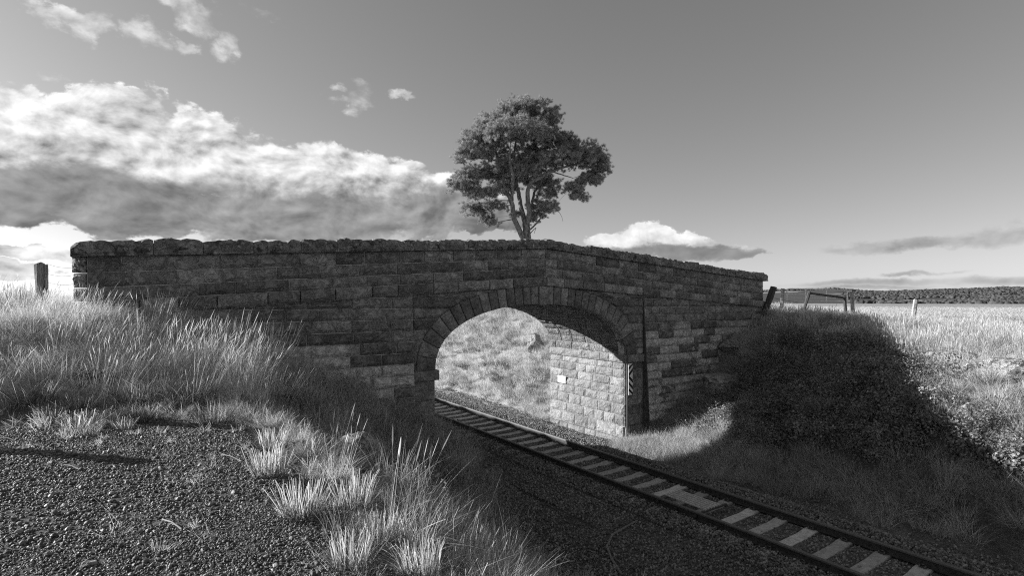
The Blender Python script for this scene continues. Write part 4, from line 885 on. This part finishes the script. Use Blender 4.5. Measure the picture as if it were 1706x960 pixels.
stems = {
 'trunk': ([(548, 1330, 0, .42), (547, 1100, 0, .36), (545, 910, 0, .36), (543, 860, 0, .33), (541, 800, .1, .30)]),
 'A': [(536, 960, 0, .26), (510, 890, -.2, .24), (470, 800, -.4, .22), (450, 690, -.5, .2), (405, 600, -.4, .17), (397, 480, 0, .14), (362, 400, .5, .12), (345, 300, .8, .09), (328, 230, 1, .05)],
 'B': [(541, 820, .1, .24), (528, 790, .3, .22), (508, 700, .5, .2), (495, 620, .8, .18), (480, 540, 1, .15), (490, 460, 1, .13), (470, 390, .8, .1), (480, 290, .5, .08), (505, 170, .3, .04)],
 'C': [(545, 830, 0, .24), (562, 760, -.3, .22), (548, 660, -.5, .19), (565, 590, -.8, .16), (620, 562, -1, .14), (660, 535, -1, .12), (740, 500, -.8, .1), (850, 460, -.3, .07), (940, 420, 0, .04)],
 'D': [(452, 690, -.5, .15), (460, 560, -1.2, .13), (440, 460, -1.5, .1), (447, 370, -1.5, .06)],
 'E': [(562, 760, -.2, .15), (586, 650, .7, .12), (600, 600, 1.2, .1), (655, 540, 1.6, .07), (625, 430, 1.8, .05)],
 'Fb': [(410, 610, -.4, .12), (340, 637, -.8, .1), (255, 640, -1.0, .07), (180, 580, -1, .04)],
 'Gb': [(545, 872, 0, .09), (600, 830, -.3, .07), (650, 762, -.5, .05), (690, 735, -.5, .03)],
 'Hb': [(395, 520, 0, .1), (300, 520, .6, .07), (190, 530, .9, .04)], 'I': [(380, 430, .3, .08), (290, 400, 1, .06), (190, 390, 1.4, .03)],
 'J': [(700, 520, -.9, .07), (770, 545, -1, .05), (820, 560, -1, .03)], 'K': [(680, 740, -.5, .03), (740, 760, -.5, .02), (765, 815, -.5, .012)], 'Lb': [(560, 890, 0, .05), (600, 850, -.2, .03), (590, 885, -.2, .015)]}
nodes_ = []
def smooth_path(pts_, k=4):
    out = []
    for i in range(len(pts_) - 1):
        p0, p1, p2, p3 = (Vector(pts_[max(i - 1, 0)]), Vector(pts_[i]), Vector(pts_[i + 1]), Vector(pts_[min(i + 2, len(pts_) - 1)]))
        for t in range(k):
            t /= k; out.append(.5 * ((2 * p1) + (p2 - p0) * t + (2 * p0 - 5 * p1 + 4 * p2 - p3) * t * t + (3 * p1 - p0 - 3 * p2 + p3) * t ** 3))
    out.append(Vector(pts_[-1])); return out
for nm, st in stems.items():
    P4 = [(*TP(*z5(x, y), d), r) for x, y, d, r in st]; sm = smooth_path([Vector(v[:3]) for v in P4]); rad = np.interp(np.linspace(0, len(P4) - 1, len(sm)), range(len(P4)), [v[3] for v in P4]) * .85
    V, Fc = [], []; sm = [v + Vector((random.uniform(-.03, .03), random.uniform(-.03, .03), 0)) for v in sm]; tube(V, Fc, sm, list(rad), 8)
    mesh_obj('trunk' if nm == 'trunk' else 'limb', V, Fc, M['bark'], tree, smooth=True)
    if nm != 'trunk': nodes_ += [(v, float(r), 0.) for v, r in zip(sm, rad)]
lobes = [(868, 192, 46, 30, 0), (830, 208, 40, 32, 1), (905, 205, 32, 36, -.5), (800, 240, 40, 34, .5), (860, 238, 58, 34, -1.5), (925, 240, 42, 28, .5), (880, 262, 60, 30, 1.5), (790, 265, 34, 24, -.5), (965, 258, 44, 25, 0), (992, 270, 25, 26, .3), (940, 275, 52, 25, -.8), (1000, 285, 18, 16, 0),
         (775, 300, 26, 22, 0), (770, 318, 22, 18, -1), (805, 288, 36, 20, 1), (800, 330, 30, 14, -.8), (790, 352, 20, 10, .6), (815, 372, 16, 8, .3), (825, 325, 24, 12, -.6), (900, 345, 22, 14, .8), (885, 368, 12, 7, .2), (840, 285, 40, 22, 0), (880, 290, 36, 20, -.5), (825, 345, 22, 12, .3), (812, 362, 14, 9, 0), (785, 345, 18, 12, .4), (850, 290, 38, 18, 2.2), (905, 300, 34, 20, 2), (912, 325, 18, 14, .5), (915, 350, 16, 14, -.4), (895, 358, 14, 10, .4), (955, 322, 22, 12, -.9), (962, 334, 14, 10, -.9), (975, 308, 20, 10, -.6), (860, 355, 10, 8, .8), (840, 310, 26, 14, 1.5), (985, 300, 24, 12, .2)]
T_pts, T_dir = [], []
for (cx, cy, rx, ry, dep) in lobes:
    nn = int(3 + rx * ry / 5.5); c = TP(cx, cy, dep)
    for _ in range(nn):
        d = Vector((random.gauss(0, 1), random.gauss(0, 1), random.gauss(0, 1))).normalized()
        if d.z < -.35: d.z *= -.4
        r_ = random.uniform(.72, 1.0) if random.random() < .75 else random.uniform(.2, .8)
        T_pts.append(c + rgt * (d.x * rx / K * r_) + fwd * (d.y * (rx + ry) / 2 / K * r_ * .95) + Vector((0, 0, d.z * ry / K * r_))); T_dir.append((d.x, d.y, d.z))
# boughs grow from the limbs towards the foliage
order = sorted(random.sample(range(len(T_pts)), 900), key=lambda i: min((T_pts[i] - nd[0]).length for nd in nodes_[::4]))
V, Fc = [], []
for i in order:
    t = T_pts[i]; best = min(nodes_, key=lambda nd: (t - nd[0]).length + nd[2] * .15 + (1.2 if nd[0].z > t.z + .2 else 0)); a = best[0]; L_ = (t - a).length
    if L_ < .15: continue
    r0 = min(best[1] * .7, .022 + .018 * L_); mid = a.lerp(t, .5) + Vector((random.uniform(-.12, .12), random.uniform(-.12, .12), random.uniform(-.05, .12))) * L_
    path_ = smooth_path([a, mid, t], 3); rr = np.linspace(r0, .010, len(path_)); tube(V, Fc, path_, list(rr), 5, cap=False)
    nodes_ += [(v, float(r), best[2] + L_ * (k_ + 1) / len(path_)) for k_, (v, r) in enumerate(zip(path_[1:], rr[1:]))]
tag(mesh_obj('twigs', V, Fc, M['bark'], tree), kind='stuff')
def needle_tuft(seed, n=75):
    r = np.random.default_rng(seed); V, Q = [], []
    d = r.normal(0, 1, (n, 3)); d[:, 2] = np.abs(d[:, 2]) * .9 + .15; d /= np.linalg.norm(d, axis=1)[:, None]; L_ = r.uniform(.09, .2, n)[:, None]; b = d * 0 + r.normal(0, .05, (n, 3)); w = np.cross(d, r.normal(0, 1, (n, 3))); w /= np.linalg.norm(w, axis=1)[:, None]; w *= .007
    p = np.stack([b - w, b + w, b + d * L_ + w * .5, b + d * L_ - w * .5], 1); return tone(np_mesh('needle_tuft', p.reshape(-1, 3), np.arange(n * 4).reshape(-1, 4), M['needles']), np.repeat(r.random(n), 4))
protos('needle_tuft', [needle_tuft(k) for k in range(5)])
cl, cr = [], []
for t, d in zip(T_pts, T_dir):
    if math.sin(t.x * 5.1 + 2 * math.sin(t.z * 3.7)) * math.cos(t.z * 4.9 + t.y * 3.1) < -.3: continue
    for _ in range(5):
        o_ = Vector((random.gauss(0, .15), random.gauss(0, .15), random.gauss(0, .10))); cl.append(t + o_); cr.append((d[1] * -.4 + random.gauss(0, .3), d[0] * .4 + random.gauss(0, .3), random.uniform(0, 6.28)))
scatter('crown', 'needle_tuft', [tuple(v) for v in cl], cr, rng.uniform(.55, 1.0, len(cl)), None, parent=tree)
print('tufts', len(cl))
# ------------------------------------------------------------------ far hills and forest
hx = np.linspace(-.35, 2.6, 190); hr = np.linspace(420, 3600, 60); HA, HR = np.meshgrid(hx, hr, indexing='ij')
def hillz(a, r): return -2.2 + (30 + 11 * fbm(a * 5, a * 0, 61) + 5 * fbm(a * 17, r * .001, 62)) * sstep(r, 700, 1650) * sstep(a, -.3, .3) + 26 * sstep(r, 1700, 3000) * sstep(a, -.3, .1) * (.6 + .25 * fbm(a * 4, r * 0, 65))
HZ = hillz(HA, HR); HXx, HYy = HR * np.sin(HA), HR * np.cos(HA); idh = np.arange(HA.size).reshape(HA.shape)
Qh = np.stack([idh[:-1, :-1], idh[:-1, 1:], idh[1:, 1:], idh[1:, :-1]], -1).reshape(-1, 4)
m_, T = new_mat('wooded_hillside'); p = pos(T); M['hill'] = finish(m_, T, T.ss(T.noise(p, .008, 5, .6), .56, .62, .07, .26), 1, .1, T.noise(p, .2, 3), .5, 1)
hm = np_mesh('hills', np.stack([HXx, HYy, HZ], -1).reshape(-1, 3), Qh, M['hill']); ho = bpy.data.objects.new('hills', hm); scene.collection.objects.link(ho); tag(ho, 'low wooded hills along the horizon', kind='structure')
m_, T = new_mat('forest_foliage'); p = pos(T); M['forest'] = finish(m_, T, T.m('MULTIPLY', T.mix(rnd(T), .055, .085), T.ss(T.noise(p, .02, 4, .7), .3, .7, .6, 1.3)), .9, .1)
def far_tree(seed):
    import bmesh
    bm = bmesh.new(); bmesh.ops.create_icosphere(bm, subdivisions=3, radius=1); r = random.Random(seed); c = [(Vector((r.gauss(0, 1), r.gauss(0, 1), r.gauss(.3, .8))).normalized(), r.uniform(.15, .4)) for _ in range(9)]
    for v in bm.verts:
        k = .72 + sum(a_ * max(0, v.co.normalized().dot(n_)) ** 6 for n_, a_ in c) + r.uniform(-.05, .05); v.co *= k
    me = bpy.data.meshes.new('far_tree'); bm.to_mesh(me); bm.free(); me.materials.append(M['forest']); return me
protos('forest_trees', [far_tree(k) for k in range(5)])
n = 44000; a_ = rng.uniform(.55, 1.75, n); r_ = 520 + 1350 * rng.random(n) ** .9; clr = fbm(a_ * 9, r_ * .004, 71); ok = (clr > -.28) & ~((a_ < 1.17 + .03 * fbm(r_ * .01, a_ * 0, 3)) & (r_ < 1450)) & ~((r_ < 640 + 120 * fbm(a_ * 6, a_ * 0, 73)))
a_, r_ = a_[ok], r_[ok]; z = np.where(r_ > 430, hillz(a_, r_), -1.5); n = len(a_); s = rng.uniform(1.6, 3.2, n)
pts = np.stack([r_ * np.sin(a_), r_ * np.cos(a_), z + s * .35], -1)
scatter('distant_forest', 'forest_trees', pts, rots(n, .1), np.stack([s * 1.25, s * 1.25, s], -1), 'dark wooded country stretching to the horizon on the right')
n = 600; a_ = rng.uniform(-.5, .15, n); r_ = rng.uniform(420, 900, n); s = rng.uniform(2.5, 4.5, n); pts = np.stack([r_ * np.sin(a_), r_ * np.cos(a_), -1.5 + s * .5], -1)
scatter('left_far_trees', 'forest_trees', pts, rots(n, .1), s, 'low dark tree line beyond the field on the left')
